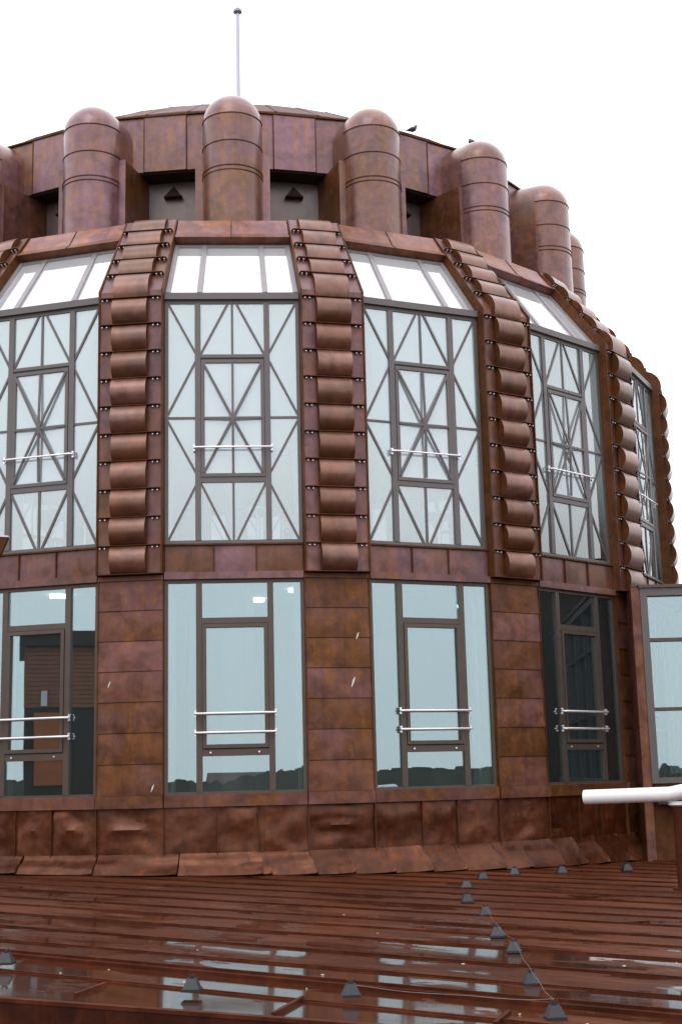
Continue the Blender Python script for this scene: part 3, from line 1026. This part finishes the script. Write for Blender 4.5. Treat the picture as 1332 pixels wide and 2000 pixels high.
a = -0.030 - 0.135 * 4 + 0.06
pieces = []
while a < 1.35:
    if a < -0.035:
        pieces.append((a, a + 0.1335, 0.0)); a += 0.135
        if abs(a + 0.030) < 0.07: a = -0.030
    else:
        w = 0.066 + 0.006 * sin(a * 40)
        pieces.append((a, a + w, 0.013)); a += w
for i, (a0, a1, sh) in enumerate(pieces):
    def fn(u, v, a0=a0, a1=a1, sh=sh, i=i):
        # v 0 at the roof, 1 at the wall
        aa = a0 + (a1 - a0) * u + sh * (1 - v)
        lift = 0.006 + 0.030 * (u ** 3 if sh else u ** 6) * (0.4 + 0.6 * (1 - v))
        wob = 0.055 * noise.noise(Vector((aa * 9, v * 2, i * 0.7)))
        zig = 0.012 * noise.noise(Vector((aa * 30, 1.0, i * 3.1)))
        r_ = poly_r(aa) + 0.03 + zig * (1 - v) + (0.20 + (0.03 if sh == 0 else 0)) * (1 - v) ** 1.5 + lift + wob * v * (1 - v) * 4
        x, y = r_ * sin(aa), -r_ * cos(aa)
        zr = roofz(x, y) + 0.006
        z = zr + (-0.80 - zr) * (v ** 0.8)
        return (x, y, z + lift * 0.8)
    m = MB().grid(fn, 8, 7)
    # turned down end that makes the dark lap line
    e0, e1 = [fn(1, 0), fn(1, 0.5), fn(1, 1)], [fn(1, 0), fn(1, 0.5), fn(1, 1)]
    for q in range(2):
        p0, p1 = Vector(e0[q]), Vector(e0[q + 1])
        inn = Vector((-sin(a1), cos(a1), 0)) * 0.045
        m.poly([p0, p1, p1 + inn, p0 + inn - Vector((0, 0, 0.03))])
    inst('skirt_flashing', m.mesh('skirt_flashing', M['skirt'], True), tower)

# ---- crown of ducts and the drum behind them
RD, ZD0, ZD1 = 6.42, 10.345, 11.34
VR, VC, ZS = 0.492, 6.83, 10.86


def duct_shaft():
    m = MB()
    n_ = 20
    def row(z): return [(VR * cos(t), -VC - VR * sin(t), z) for t in [pi * q / n_ for q in range(n_ + 1)]]
    zs = [8.80, 9.87, 9.94, 10.38, ZS]
    for i in range(4):
        a_, b_ = row(zs[i]), row(zs[i + 1])
        for q in range(n_):
            m.poly([a_[q], a_[q + 1], b_[q + 1], b_[q]])
    return m.mesh('duct_shaft', M['vent'], True)


def duct_band(z):
    m = MB()
    n_ = 24
    r_ = VR + 0.010
    for q in range(n_):
        t0, t1 = pi * q / n_, pi * (q + 1) / n_
        c = []
        for t in (t0, t1):
            for rr, zz in ((VR - 0.01, z - 0.007), (r_, z - 0.007), (r_, z + 0.007), (VR - 0.01, z + 0.007)):
                c.append((rr * cos(t), -VC - rr * sin(t), zz))
        m.hexa(c)
    return m.mesh('band', M['edge'])


def duct_dome():
    m = MB()
    m.grid(lambda u, v: (VR * cos(pi * u) * cos(pi / 2 * v), -VC - VR * sin(pi * u) * cos(pi / 2 * v), ZS + VR * sin(pi / 2 * v)), 20, 10)
    return m.mesh('dome', M['vent'], True)


def duct_vault():
    m = MB()
    # barrel running back from the dome into the drum, with its straight cheeks
    prof = [(VR, 10.345), (VR, 10.6)] + [(VR * cos(t), ZS + VR * sin(t)) for t in [pi * q / 16 for q in range(17)]] + [(-VR, 10.6), (-VR, 10.345)]
    m.grid(lambda u, v: (prof[round(u * (len(prof) - 1))][0], -VC + 0.001 + v * (VC - 5.9), prof[round(u * (len(prof) - 1))][1]), len(prof) - 1, 4)
    return m.mesh('barrel_vault', M['vent'], True)


def duct_cheek(sg):
    return MB().hexa([(sg * 0.47, -VC - 0.02, 8.8), (sg * 0.60, -VC - 0.02, 8.8), (sg * 0.60, -5.9, 8.8), (sg * 0.47, -5.9, 8.8),
                      (sg * 0.47, -VC - 0.02, 10.335), (sg * 0.60, -VC - 0.02, 10.335), (sg * 0.60, -5.9, 10.335), (sg * 0.47, -5.9, 10.335)]).mesh('cheek', M['wall'])


def cheek_trim(sg):
    return MB().box(min(sg * 0.48, sg * 0.612), max(sg * 0.48, sg * 0.612), -VC - 0.034, -VC - 0.0201, 8.8, 10.34).mesh('cheek_trim', M['vent'])


for k in range(-4, 6):
    rz = TH0 + k * STEP
    sft = inst('ventilation_duct', shared('ds', duct_shaft), tower, rz)
    for z in (9.87, 9.945, 10.38, ZS):
        inst('band', shared(('db', z), lambda: duct_band(z)), sft)
    inst('dome', shared('dd', duct_dome), sft)
    inst('barrel_vault', shared('dv', duct_vault), sft)
    for sg in (-1, 1):
        inst('cheek', shared(('dc', sg), lambda: duct_cheek(sg)), sft)
        inst('cheek_trim', shared(('dt', sg), lambda: cheek_trim(sg)), sft)
for k in range(N):
    rm = TH0 + (k + 0.5) * STEP
    hw_ = RD * sin(STEP / 2)
    yd = RD * cos(STEP / 2)
    dp = ((-hw_, -0.42, 0.0), (-0.41, 0.31, 0.018), (0.32, hw_, 0.0))
    vis = -5 <= (k if k < 9 else k - 18) <= 5
    if vis:
        for i, (a_, b_, pr) in enumerate(dp):
            inst('drum_panel', shared(('dp', i), lambda: MB().box(a_, b_, -yd - pr, -yd + 0.05, ZD0, ZD1).mesh('drum_panel', M['vent'])), tower, rm)
        for x in (-0.424, 0.308):
            inst('drum_seam', shared(('dse', x), lambda: MB().box(x, x + 0.014, -yd - 0.030, -yd, ZD0, ZD1).mesh('drum_seam', M['edge'])), tower, rm)
        inst('drum_rim', shared('dr', lambda: MB().box(-hw_ - 0.01, hw_ + 0.01, -yd - 0.04, -yd + 0.06, ZD1 + 0.001, ZD1 + 0.03).mesh('drum_rim', M['edge'])), tower, rm)
        yr = 6.0 * cos(STEP / 2); hr = 6.0 * sin(STEP / 2)
        inst('recessed_wall', shared('rwl', lambda: MB().box(-hr, hr, -yr, -yr + 0.05, 8.8, ZD0 - 0.03).mesh('recessed_wall', M['recess'])), tower, rm)
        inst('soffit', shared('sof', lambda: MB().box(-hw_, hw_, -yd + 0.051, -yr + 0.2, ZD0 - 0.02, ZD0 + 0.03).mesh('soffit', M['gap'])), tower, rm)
        def hood():
            m = MB()
            y0 = -yr - 0.001
            A, B, C_ = Vector((-0.16, y0, 10.0)), Vector((0.16, y0, 10.0)), Vector((0, y0, 10.25))
            a1, b1 = Vector((-0.15, y0 - 0.13, 10.01)), Vector((0.15, y0 - 0.13, 10.01))
            m.poly([a1, b1, C_]); m.poly([A, a1, C_]); m.poly([b1, B, C_]); m.poly([A + Vector((0.01, 0, 0.04)), B + Vector((-0.01, 0, 0.04)), b1 + Vector((0, 0, 0.02)), a1 + Vector((0, 0, 0.02))])
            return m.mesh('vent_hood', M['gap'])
        inst('vent_hood', shared('hood', hood), tower, rm)
    else:
        inst('drum_panel', shared('dpr', lambda: MB().box(-hw_, hw_, -yd, -yd + 0.05, 8.8, ZD1).mesh('drum_panel', M['vent'])), tower, rm)
# shallow conical roof over the drum, in overlapping sheets
NS = 54
for i in range(NS):
    a0, a1 = TH0 + 2 * pi * i / NS, TH0 + 2 * pi * (i + 1) / NS
    am = (a0 + a1) / 2
    def cp(a_, r_, z_): return (r_ * sin(a_), -r_ * cos(a_), z_)
    m = MB()
    e = 0.003
    c = [cp(a0 + e, 6.37, ZD1 + 0.032), cp(a1 - e, 6.37, ZD1 + 0.032), cp(a1 - e, 4.9, 12.26), cp(a0 + e, 4.9, 12.27)]
    m.hexa(c + [Vector(v) + Vector((0, 0, 0.02)) for v in c])
    if cos(am) > -0.2:
        inst('roof_sheet', m.mesh('roof_sheet', M['cone']), tower)
        s_ = MB(); s_.bar(cp(a0, 6.36, ZD1 + 0.052), cp(a0, 4.9, 12.285), 0.012, 0.02, (0, 0, 1), 0.010)
        inst('roof_seam', s_.mesh('roof_seam', M['edge']), tower)
disc('roof_cap', 4.89, 12.10, 12.275, 'cone')

# white bird droppings on the piers
for (x, z, kk, s_) in ((0.28, 2.18, 0, 1.0), (0.20, 1.52, 0, 1.4), (-0.30, 1.55, -1, 0.9), (0.33, 0.10, -1, 1.0)):
    m = MB()
    n_ = 9
    m.poly([(x + (0.012 + 0.004 * sin(q * 3.7)) * s_ * cos(2 * pi * q / n_) + 0.02 * sin(2 * pi * q / n_) * s_, -YP - 0.075,
             z + 0.055 * s_ * sin(2 * pi * q / n_)) for q in range(n_)])
    inst('dropping', m.mesh('dropping', M['dropping']), tower, TH0 + (kk + 0.5) * STEP)

# ------------------------------------------------------------------ mast
mt = empty('lightning_mast', 'slender pale mast with a small dark cap, rising behind the tallest central dome', 'mast', (0.02, 0, 12.2))
inst('pole', MB().tube([(0, 0, 0), (0, 0, 4.95)], [0.055, 0.04], 10).mesh('pole', M['mast'], True), mt)
inst('cap', MB().tube([(0, 0, 4.86), (0, 0, 4.90), (0, 0, 4.96), (0, 0, 5.02)], [0.03, 0.10, 0.09, 0.02], 14).mesh('cap', M['cap'], True), mt)
inst('tip', MB().tube([(0, 0, 5.0), (0, 0, 5.16)], 0.008, 6).mesh('tip', M['mast'], True), mt)

# ------------------------------------------------------------------ furniture on the upper floor, near the glass
def cafe_table(x, y, rz, label):
    t = empty('cafe_table', label, 'table', (x, y, 3.45), rz, 'tables behind the upper windows')
    inst('tabletop', shared('tt', lambda: MB().tube([(0, 0, 0.73), (0, 0, 0.76)], 0.4, 24).mesh('tabletop', M['white'])), t)
    inst('pedestal', shared('tp', lambda: MB().tube([(0, 0, 0.0), (0, 0, 0.03), (0, 0, 0.06), (0, 0, 0.73)], [0.24, 0.24, 0.035, 0.035], 14).mesh('pedestal', M['steel'])), t)


def cafe_chair(x, y, rz, label):
    t = empty('cafe_chair', label, 'chair', (x, y, 3.45), rz, 'chairs behind the upper windows')
    inst('seat', shared('cs', lambda: MB().box(-0.21, 0.21, -0.21, 0.21, 0.43, 0.46).mesh('seat', M['wood'])), t)
    inst('backrest', shared('cb', lambda: MB().box(-0.21, 0.21, 0.18, 0.21, 0.62, 0.92).mesh('backrest', M['wood'])), t)
    for sx in (-1, 1):
        for sy in (-1, 1):
            inst('leg', shared(('cleg', sy), lambda: MB().tube([(0, 0, 0), (0, 0, 0.43 if sy < 0 else 0.9)], 0.014, 6).mesh('leg', M['steel'])), t, 0, (0.19 * sx, 0.19 * sy, 0))


cafe_table(0.25, -7.4, 0, 'round white cafe table low behind the central upper window')
cafe_table(3.1, -6.9, 0, 'round white cafe table behind the upper window right of centre')
cafe_table(-2.4, -7.0, 0, 'round white cafe table behind the leftmost upper window')
cafe_chair(0.85, -7.3, 1.4, 'wooden cafe chair behind the right part of the central upper window')
cafe_chair(3.6, -6.5, 0.9, 'wooden cafe chair behind the upper window right of centre')
cafe_chair(-2.9, -6.7, 2.5, 'wooden cafe chair behind the leftmost upper window')

# ------------------------------------------------------------------ the foreground roof
roof = inst('roof', None, kind='structure')
roof.name = 'roof'
AE = radians(-36.5)
ev, nv_ = Vector((cos(AE), sin(AE), 0)), Vector((-sin(AE), cos(AE), 0))
E0, E1 = Vector((-1.48, -19.03, 0)), Vector((0.14, -19.86, 0))
edir = (E1 - E0).normalized()
enrm = Vector((-edir.y, edir.x, 0))              # towards the tower


def en(e, n_):
    p_ = ev * e + nv_ * n_
    return Vector((p_.x, p_.y, roofz(p_.x, p_.y)))


def clip(poly):
    outp = []
    for i in range(len(poly)):
        a_, b_ = poly[i], poly[(i + 1) % len(poly)]
        da, db = (a_ - E0).dot(enrm), (b_ - E0).dot(enrm)
        if da >= 0: outp.append(a_)
        if (da >= 0) != (db >= 0): outp.append(a_ + (b_ - a_) * (da / (da - db)))
    return outp


offs = [-17.2, -15.3, -14.7, -14.02, -13.25, -12.38, -11.65, -11.03, -10.22]
while offs[-1] < 6: offs.append(offs[-1] + 0.70)
EMIN, EMAX = -4.0, 30.0
for i in range(len(offs) - 1):
    n0, n1 = offs[i], offs[i + 1]
    e0, e1 = EMIN - 8, EMAX
    poly = clip([Vector((q.x, q.y, 0)) for q in (en(e0, n0), en(e1, n0), en(e1, n1), en(e0, n1))])
    if len(poly) < 3: continue
    # rows along the pan, dished a few millimetres so that water lies in it
    es = [(q.dot(ev)) for q in poly]
    ea, eb = min(es), max(es)
    m = MB()
    if i < 3:
        m.poly([Vector((q.x, q.y, roofz(q.x, q.y))) for q in poly])
    else:
        def fn(u, v, n0=n0, n1=n1):
            q = en(ea + (eb - ea) * u, n0 + (n1 - n0) * v)
            q.z += -0.008 * sin(pi * v) + 0.004 * noise.noise(Vector((q.x * 0.8, q.y * 0.8, 3)))
            return q
        m.grid(fn, 60, 4)
        m.v = [tuple(v) for v in m.v]
    inst('roof_pan', m.mesh('roof_pan', M['roof'], True), roof)
for i, n0 in enumerate(offs[1:]):
    # start where the rib leaves the eaves edge
    e0, e1 = EMIN - 8, EMAX
    a_, b_ = en(e0, n0), en(e1, n0)
    a2, b2 = Vector((a_.x, a_.y, 0)), Vector((b_.x, b_.y, 0))
    da, db = (a2 - E0).dot(enrm), (b2 - E0).dot(enrm)
    if db < 0: b_ = a_ + (b_ - a_) * (da / (da - db))
    if da < 0: continue
    m = MB()
    if i == 1:
        m.bar(a_, b_, 0.075, 0.05, (0, 0, 1), 0.026)
        m.bar(a_ + nv_ * 0.02, b_ + nv_ * 0.02, 0.018, 0.04, (0, 0, 1), 0.045)
    else:
        m.bar(a_, b_, 0.016, 0.05, (0, 0, 1), 0.016)
        m.bar(a_, b_, 0.045, 0.03, (0, 0, 1), 0.006)
    inst('standing_seam', m.mesh('standing_seam', M['seam']), roof)
# eaves edge, fascia and the gutter sheet below
w0, w1 = E0 - edir * 9, E0 + edir * 16
def eb(p_, dn, dz): q = p_ - enrm * dn; return Vector((q.x, q.y, roofz(q.x, q.y) + dz))
m = MB().hexa([eb(w0, -0.03, 0.012), eb(w0, 0.02, 0.012), eb(w0, 0.02, -0.64), eb(w0, -0.03, -0.64),
               eb(w1, -0.03, 0.012), eb(w1, 0.02, 0.012), eb(w1, 0.02, -0.64), eb(w1, -0.03, -0.64)])
inst('eaves_fascia', m.mesh('eaves_fascia', M['gutter']), roof)
m = MB().hexa([eb(w0, -0.03, 0.0125), eb(w0, 0.026, 0.0125), eb(w0, 0.026, -0.01), eb(w0, -0.03, -0.01),
               eb(w1, -0.03, 0.0125), eb(w1, 0.026, 0.0125), eb(w1, 0.026, -0.01), eb(w1, -0.03, -0.01)])
inst('drip_edge', m.mesh('drip_edge', M['seam']), roof)
m = MB().hexa([eb(w0, 0.02, -0.62), eb(w0, 9, -0.62), eb(w0, 9, -0.7), eb(w0, 0.02, -0.7),
               eb(w1, 0.02, -0.62), eb(w1, 9, -0.62), eb(w1, 9, -0.7), eb(w1, 0.02, -0.7)])
inst('gutter_sheet', m.mesh('gutter_sheet', M['gutter']), roof)
for (p0, p1) in (((-1.04, -18.99), (-0.90, -18.55)), ((0.15, -19.79), (0.34, -19.22)), ((1.32, -20.2), (1.47, -19.83))):
    a_, b_ = Vector((p0[0], p0[1], 0)), Vector((p1[0], p1[1], 0))
    a_.z, b_.z = roofz(a_.x, a_.y), roofz(b_.x, b_.y)
    inst('cross_seam', MB().bar(a_, b_, 0.024, 0.05, (0, 0, 1), 0.024).mesh('cross_seam', M['seam']), roof)
# grit, droppings and bits of leaf lying about on the sheets
gm = MB()
grng = random.Random(11)
for i in range(34):
    n0 = grng.uniform(-15.6, -9.6); e0 = grng.uniform(7.5, 17)
    q = en(e0, n0)
    if (Vector((q.x, q.y, 0)) - E0).dot(enrm) < 0.05 or hypot(q.x, q.y) < 8.9: continue
    r_ = grng.uniform(0.003, 0.008); a_ = grng.uniform(0, 3)
    c = [q + Vector((cos(a_ + t) * r_ * 1.6, sin(a_ + t) * r_, 0.002)) for t in (0, 1.5, 3.1, 4.6)]
    gm.hexa(c + [v * 1.0 + Vector((0, 0, 0.006)) for v in c])
inst('roof_grit', gm.mesh('roof_grit', M['dropping']), roof, kind='stuff')
# building under the roofs, down to the ground
m = MB().box(-14, 22, -28.6, -7, -14, -2.3)
inst('lower_block', m.mesh('lower_block', M['render']), kind='structure')

# ------------------------------------------------------------------ lightning conductor: rubber-footed holders and wires
def holder_mesh():
    m = MB()
    b, t = 0.063, 0.030
    m.hexa([(-b, -b, 0), (b, -b, 0), (b, b, 0), (-b, b, 0), (-b, -b, 0.018), (b, -b, 0.018), (b, b, 0.018), (-b, b, 0.018)])
    m.hexa([(-b + .006, -b + .006, 0.018), (b - .006, -b + .006, 0.018), (b - .006, b - .006, 0.018), (-b + .006, b - .006, 0.018),
            (-t, -t, 0.084), (t, -t, 0.084), (t, t, 0.084), (-t, t, 0.084)])
    return m.mesh('weight', M['plastic'])


def clip_mesh():
    return MB().box(-0.016, 0.016, -0.012, 0.012, 0.08, 0.1).box(-0.022, -0.012, -0.014, 0.014, 0.098, 0.112).box(0.012, 0.022, -0.014, 0.014, 0.098, 0.112).mesh('clip', M['dark'])


chain = [(1.69, -20.0, 'black conductor holder nearest the bottom right corner, end of the bare wire'),
         (1.82, -18.76, 'black conductor holder under the bare wire, second from the bottom right'),
         (2.03, -17.12, 'black conductor holder at the top of the bare slanting wire'),
         (2.09, -16.12, 'black conductor holder fourth from the bottom in the right hand line'),
         (2.30, -14.36, 'black conductor holder fifth from the bottom in the right hand line'),
         (2.35, -12.95, 'larger looking black holder, front one of the stacked-looking pair'),
         (2.65, -11.1, 'black conductor holder just behind the pair near the skirt'),
         (3.08, -9.72, 'black conductor holder where the line bends towards the wall'),
         (3.65, -8.98, 'black conductor holder close to the wall skirt, left of two'),
         (4.35, -8.75, 'black conductor holder close to the wall skirt, right of two'),
         (5.37, -8.35, 'lone black conductor holder farthest right, below the white pipe')]
row = [(-3.0, -16.75, 'black conductor holder on the eaves seam beyond the left edge'),
       (-1.68, -17.66, 'black conductor holder on the seam at the left edge of the picture'),
       (-0.33, -19.02, 'black conductor holder on the seam, in the grey puddle at lower left'),
       (0.62, -19.32, 'black conductor holder on the seam at the bottom, right of the puddles')]
hold = []
for x, y, lb in chain + row:
    z = roofz(x, y) + (0.0 if (x, y, lb) in chain else 0.03)
    h = empty('conductor_holder', lb, 'wire holder', (x, y, z), random.uniform(-0.3, 0.15), 'black conductor holders on the roof')
    hs_ = 0.88 + 0.022 * max(0.0, hypot(x, y + DIST) - 8)
    h.scale = (hs_, hs_, hs_)
    inst('weight', shared('hm', holder_mesh), h)
    inst('clip', shared('hc', clip_mesh), h)


def wire(pts, label):
    pp = []
    for a_, b_ in zip(pts[:-1], pts[1:]):
        for q in range(10):
            t = q / 10
            x, y = a_[0] + (b_[0] - a_[0]) * t, a_[1] + (b_[1] - a_[1]) * t
            pp.append((x + 0.003 * sin(q * 1.3), y, roofz(x, y) + 0.095 - 0.015 * sin(pi * t) + 0.008 * noise.noise(Vector((x * 5, y * 5, 0)))))
    pp.append((pts[-1][0], pts[-1][1], roofz(*pts[-1][:2]) + 0.105))
    inst('conductor_wire', MB().tube(pp, 0.0017, 6).mesh('conductor_wire', M['wire'], True), label=label, cat='wire')


wire(chain[:5], 'thin bare wire slanting down over the right hand line of black holders')
wire(row[3:] + [(1.69, -20.0)], 'short thin wire along the eaves seam at the bottom of the roof')

# ------------------------------------------------------------------ white pipe rail on its post
A_ = at_depth(1141, 1557, 17.2); B_ = at_depth(1308, 1551, 16.9); C_ = at_depth(1345, 1545, 16.85); D_ = at_depth(1600, 1538, 16.5)
C_.z += 0.01
pr = empty('pipe_rail', 'thick white pipe on a brown post, entering from the right edge', 'railing', (at_depth(1322, 1700, 17.0).x, at_depth(1322, 1700, 17.0).y, -1.2))
def rel(p_): return Vector(p_) - pr.location
inst('pipe', MB().tube([rel(A_), rel(A_ + (B_ - A_) * 0.5), rel(B_), rel(C_), rel(D_)], 0.087, 24).mesh('pipe', M['white'], True), pr)
pt = at_depth(1326, 1600, 16.98)
px_, py_ = pt.x - pr.location.x, pt.y - pr.location.y
inst('post', MB().tube([(px_, py_, roofz(pt.x, pt.y) + 1.2), (px_, py_, 1.0)], 0.07, 18).mesh('post', M['seam'], True), pr)
inst('collar', MB().tube([(px_, py_, 0.955), (px_, py_, 0.975), (px_, py_, 1.01)], [0.075, 0.12, 0.12], 18).mesh('collar', M['white'], True), pr)
inst('foot_plate', MB().tube([(px_, py_, roofz(pt.x, pt.y) + 1.2), (px_, py_, roofz(pt.x, pt.y) + 1.22)], 0.13, 18).mesh('foot_plate', M['seam']), pr)

# ------------------------------------------------------------------ glazed wing on the right
an = at_depth(1262, 1400, 22.6)
wing = empty('glazed_wing', 'glazed wing with tall greenish panes joining the tower at the right edge', 'building', (an.x, an.y, 0), -0.075)
z0, z1 = -0.03, 3.11
m = MB()
m.box(0.0, 0.115, -0.10, 0.05, z0, z1); m.box(0.115, 7, -0.10, 0.05, z1 - 0.13, z1); m.box(0.115, 7, -0.08, 0.05, z0, z0 + 0.09)
for x in (1.55, 3.0, 4.45, 5.9): m.box(x, x + 0.09, -0.09, 0.05, z0 + 0.09, z1 - 0.13)
inst('frame', m.mesh('frame', M['frame']), wing)
for z in (2.235, 1.115):
    for i, (a_, b_) in enumerate(((0.115, 1.55), (1.64, 3.0), (3.09, 4.45), (4.54, 5.9))):
        inst('transom', MB().box(a_, b_, -0.07, 0.04, z, z + 0.055).mesh('transom', M['frame_low']), wing)
zs = [z0 + 0.09, 1.115, 2.235, z1 - 0.13]
for i, (a_, b_) in enumerate(((0.115, 1.55), (1.64, 3.0), (3.09, 4.45), (4.54, 5.9))):
    for j in range(3):
        inst('pane', MB().box(a_, b_, 0.0, 0.012, zs[j] + (0.055 if j else 0), zs[j + 1]).mesh('pane', M['glass_low']), wing)
inst('corner_post', MB().box(-0.14, -0.002, -0.08, 1.8, -1.5, 3.12).mesh('corner_post', M['wall']), wing)
inst('base_wall', MB().box(-0.145, 7, -0.03, 1.79, -1.6, z0 - 0.002).mesh('base_wall', M['edge']), wing)
inst('roof_edge', MB().box(-0.02, 7, -0.14, 4, z1 + 0.001, z1 + 0.05).mesh('roof_edge', M['frame_low']), wing)
inst('floor', MB().box(0.0, 7, 0.06, 4, -0.15, -0.04).mesh('floor', M['floor']), wing)
inst('back_wall', MB().box(0.3, 7, 3.4, 3.5, -0.04, 3.1).mesh('back_wall', M['plaster']), wing)
for x in (0.5, 1.25, 2.0, 2.75):
    inst('curtain', MB().grid(lambda u, v: (x + 0.42 * u, 0.75 + 0.03 * sin(u * 25), 0.12 + 2.2 * v), 24, 1).mesh('curtain', M['plaster'], True), wing)
inst('junction_box', MB().box(0.02, 0.5, -0.35, -0.031, -0.35, -0.12).mesh('junction_box', M['dark']), wing)

# ------------------------------------------------------------------ copper canopy corner poking in at the left
cp_ = at_depth(16, 1048, 16.0)
cano = empty('canopy_arm', 'tip of a brown copper canopy arm poking in at the left border', 'canopy', (cp_.x, cp_.y, cp_.z))
m = MB().hexa([(0, 0, -0.01), (0, 0.1, -0.01), (-0.11, 0.1, -0.28), (-0.11, 0, -0.28), (-0.9, 0, 0.06), (-0.9, 0.1, 0.06), (-0.9, 0.1, -0.24), (-0.9, 0, -0.24)])
inst('fascia', m.mesh('fascia', M['edge']), cano)
m = MB().hexa([(0.01, -0.01, 0.01), (0.01, 0.11, 0.01), (0.01, 0.11, -0.009), (0.01, -0.01, -0.009), (-0.9, -0.01, 0.08), (-0.9, 0.11, 0.08), (-0.9, 0.11, 0.061), (-0.9, -0.01, 0.061)])
inst('top_flashing', m.mesh('top_flashing', M['bolt']), cano)
inst('post', MB().box(-1.0, -0.901, 0.0, 0.1, -1.02 - cp_.z, 0.08).mesh('post', M['edge']), cano)

# ------------------------------------------------------------------ birds on the rim
def bird(loc, rz, label):
    b = empty('bird', label, 'bird', loc, rz, 'birds on the rim of the drum')
    def body():
        m = MB()
        sp = [(-0.21, 0.035, 0.012), (-0.15, 0.05, 0.022), (-0.08, 0.085, 0.045), (-0.01, 0.115, 0.062), (0.05, 0.15, 0.058),
              (0.085, 0.195, 0.036), (0.10, 0.228, 0.030), (0.118, 0.240, 0.026), (0.137, 0.236, 0.010), (0.160, 0.228, 0.003)]
        m.tube([(x, 0, z) for x, z, _ in sp], [r for *_, r in sp], 12)
        return m.mesh('body', M['feather'], True)
    b.scale = (0.78, 0.78, 0.78)
    inst('body', shared('bb', body), b)
    for s_ in (-1, 1):
        inst('wing', shared(('bw', s_), lambda: MB().tube([(0.05, s_ * 0.045, 0.145), (0.0, s_ * 0.058, 0.13), (-0.08, s_ * 0.047, 0.095), (-0.17, s_ * 0.02, 0.06)], [0.015, 0.03, 0.025, 0.006], 8).mesh('wing', M['feather'], True)), b)
        inst('leg', shared(('bl', s_), lambda: MB().tube([(0.0, s_ * 0.02, 0.0), (0.0, s_ * 0.02, 0.07)], 0.005, 6).mesh('leg', M['gap'])), b)


az = 0.505
bird((6.40 * sin(az), -6.40 * cos(az), ZD1 + 0.03), radians(35), 'dark bird on the drum rim between the third and fourth domes from the left edge')
az = TH0 + 2 * STEP
bird((6.68 * sin(az), -6.68 * cos(az), ZS + VR + 0.0), radians(100), 'dark bird whose head shows over the dome next to the right of the other bird')

# ------------------------------------------------------------------ surroundings mirrored in the glass (behind and beside the camera)
bb = empty('tiled_turret', 'brown tiled turret mirrored in the lower window at the left edge', 'building', (-12.2, -15.9, -1.2), 0)
# front runs from (-12.2,-15.9) towards (-8.5,-20)
dv = Vector((3.2, -3.9, 0)).normalized(); pv = Vector((-dv.y, dv.x, 0))  # pv faces the tower side? keep depth away from the tower
if pv.dot(Vector((0, 0, 0)) - Vector((-12, -16, 0))) > 0: pv = -pv
def tb(a0, a1, d0, d1, za, zb):
    c = []
    for z in (za, zb):
        for a_, d_ in ((a0, d0), (a1, d0), (a1, d1), (a0, d1)):
            q = dv * a_ + pv * d_
            c.append((q.x, q.y, z))
    return MB().hexa(c)
inst('wall', tb(-0.5, 5.2, 0, 4, -0.3, 4.7).mesh('wall', M['slate']), bb)
for i in range(14):
    inst('tile_row', tb(-0.52, 5.22, -0.05, -0.001, 3.12 + i * 0.10, 3.12 + i * 0.10 + 0.088).mesh('tile_row', M['turret']), bb)
inst('cornice', tb(-0.65, 5.3, -0.18, 4, 4.55, 4.9).mesh('cornice', M['slate']), bb)
inst('lamp', tb(-0.12, 0.02, -0.12, -0.06, 3.15, 3.5).mesh('lamp', M['white']), bb)
inst('door', tb(-0.27, 0.55, -0.06, -0.001, 1.35, 3.0).mesh('door', M['door']), bb)
inst('plinth', tb(-0.4, 1.6, -0.3, -0.001, 0.70, 1.02).mesh('plinth', M['door']), bb)

db = empty('dark_annex', 'dark clad block mirrored in the lower window left of the glazed wing', 'building', (15, -9.5, -1.3), 0)
inst('wall', MB().box(0, 6, -5, 4, 0, 6.1).mesh('wall', M['slate']), db)
inst('roof', MB().box(-0.2, 6.2, -5.2, 4.2, 6.1, 6.3).mesh('roof', M['slate']), db)

rng = random.Random(3)
for i in range(16):
    x = -105 + i * 14 + rng.uniform(-3, 3)
    y = -128 - rng.uniform(0, 25)
    w, h = rng.uniform(7, 10), rng.uniform(11.5, 14.6)
    hs = empty('town_house', 'far pitched-roof house mirrored low in the central windows', 'house', (x, y, -14), rng.uniform(-0.3, 0.3), 'far houses mirrored in the glass')
    inst('wall', MB().box(-w / 2, w / 2, -4, 4, 0, h).mesh('wall', M['render']), hs)
    r_ = MB().hexa([(-w / 2, -4.3, h), (w / 2, -4.3, h), (w / 2, 4.3, h), (-w / 2, 4.3, h), (-w / 2, -0.1, h + 3), (w / 2, -0.1, h + 3), (w / 2, 0.1, h + 3), (-w / 2, 0.1, h + 3)])
    inst('roof', r_.mesh('roof', M['rooftile']), hs)
m = MB()
def wtop(x): return 14.8 + 1.6 * noise.noise(Vector((x * 0.07, 0, 0))) + 0.7 * noise.noise(Vector((x * 0.5, 2, 0)))
for i in range(2400):
    x = -150 + i * 0.133
    h = wtop(x) + 0.35 * noise.noise(Vector((x * 1.6, 5, 0))) + 0.12 * noise.noise(Vector((x * 6.0, 9, 0)))
    m.box(x, x + 0.133, -126, -124.5, -14, -14 + h)
inst('woodland', m.mesh('woodland', M['leaf']), kind='stuff', label='far belt of trees mirrored low in the windows', cat='trees')
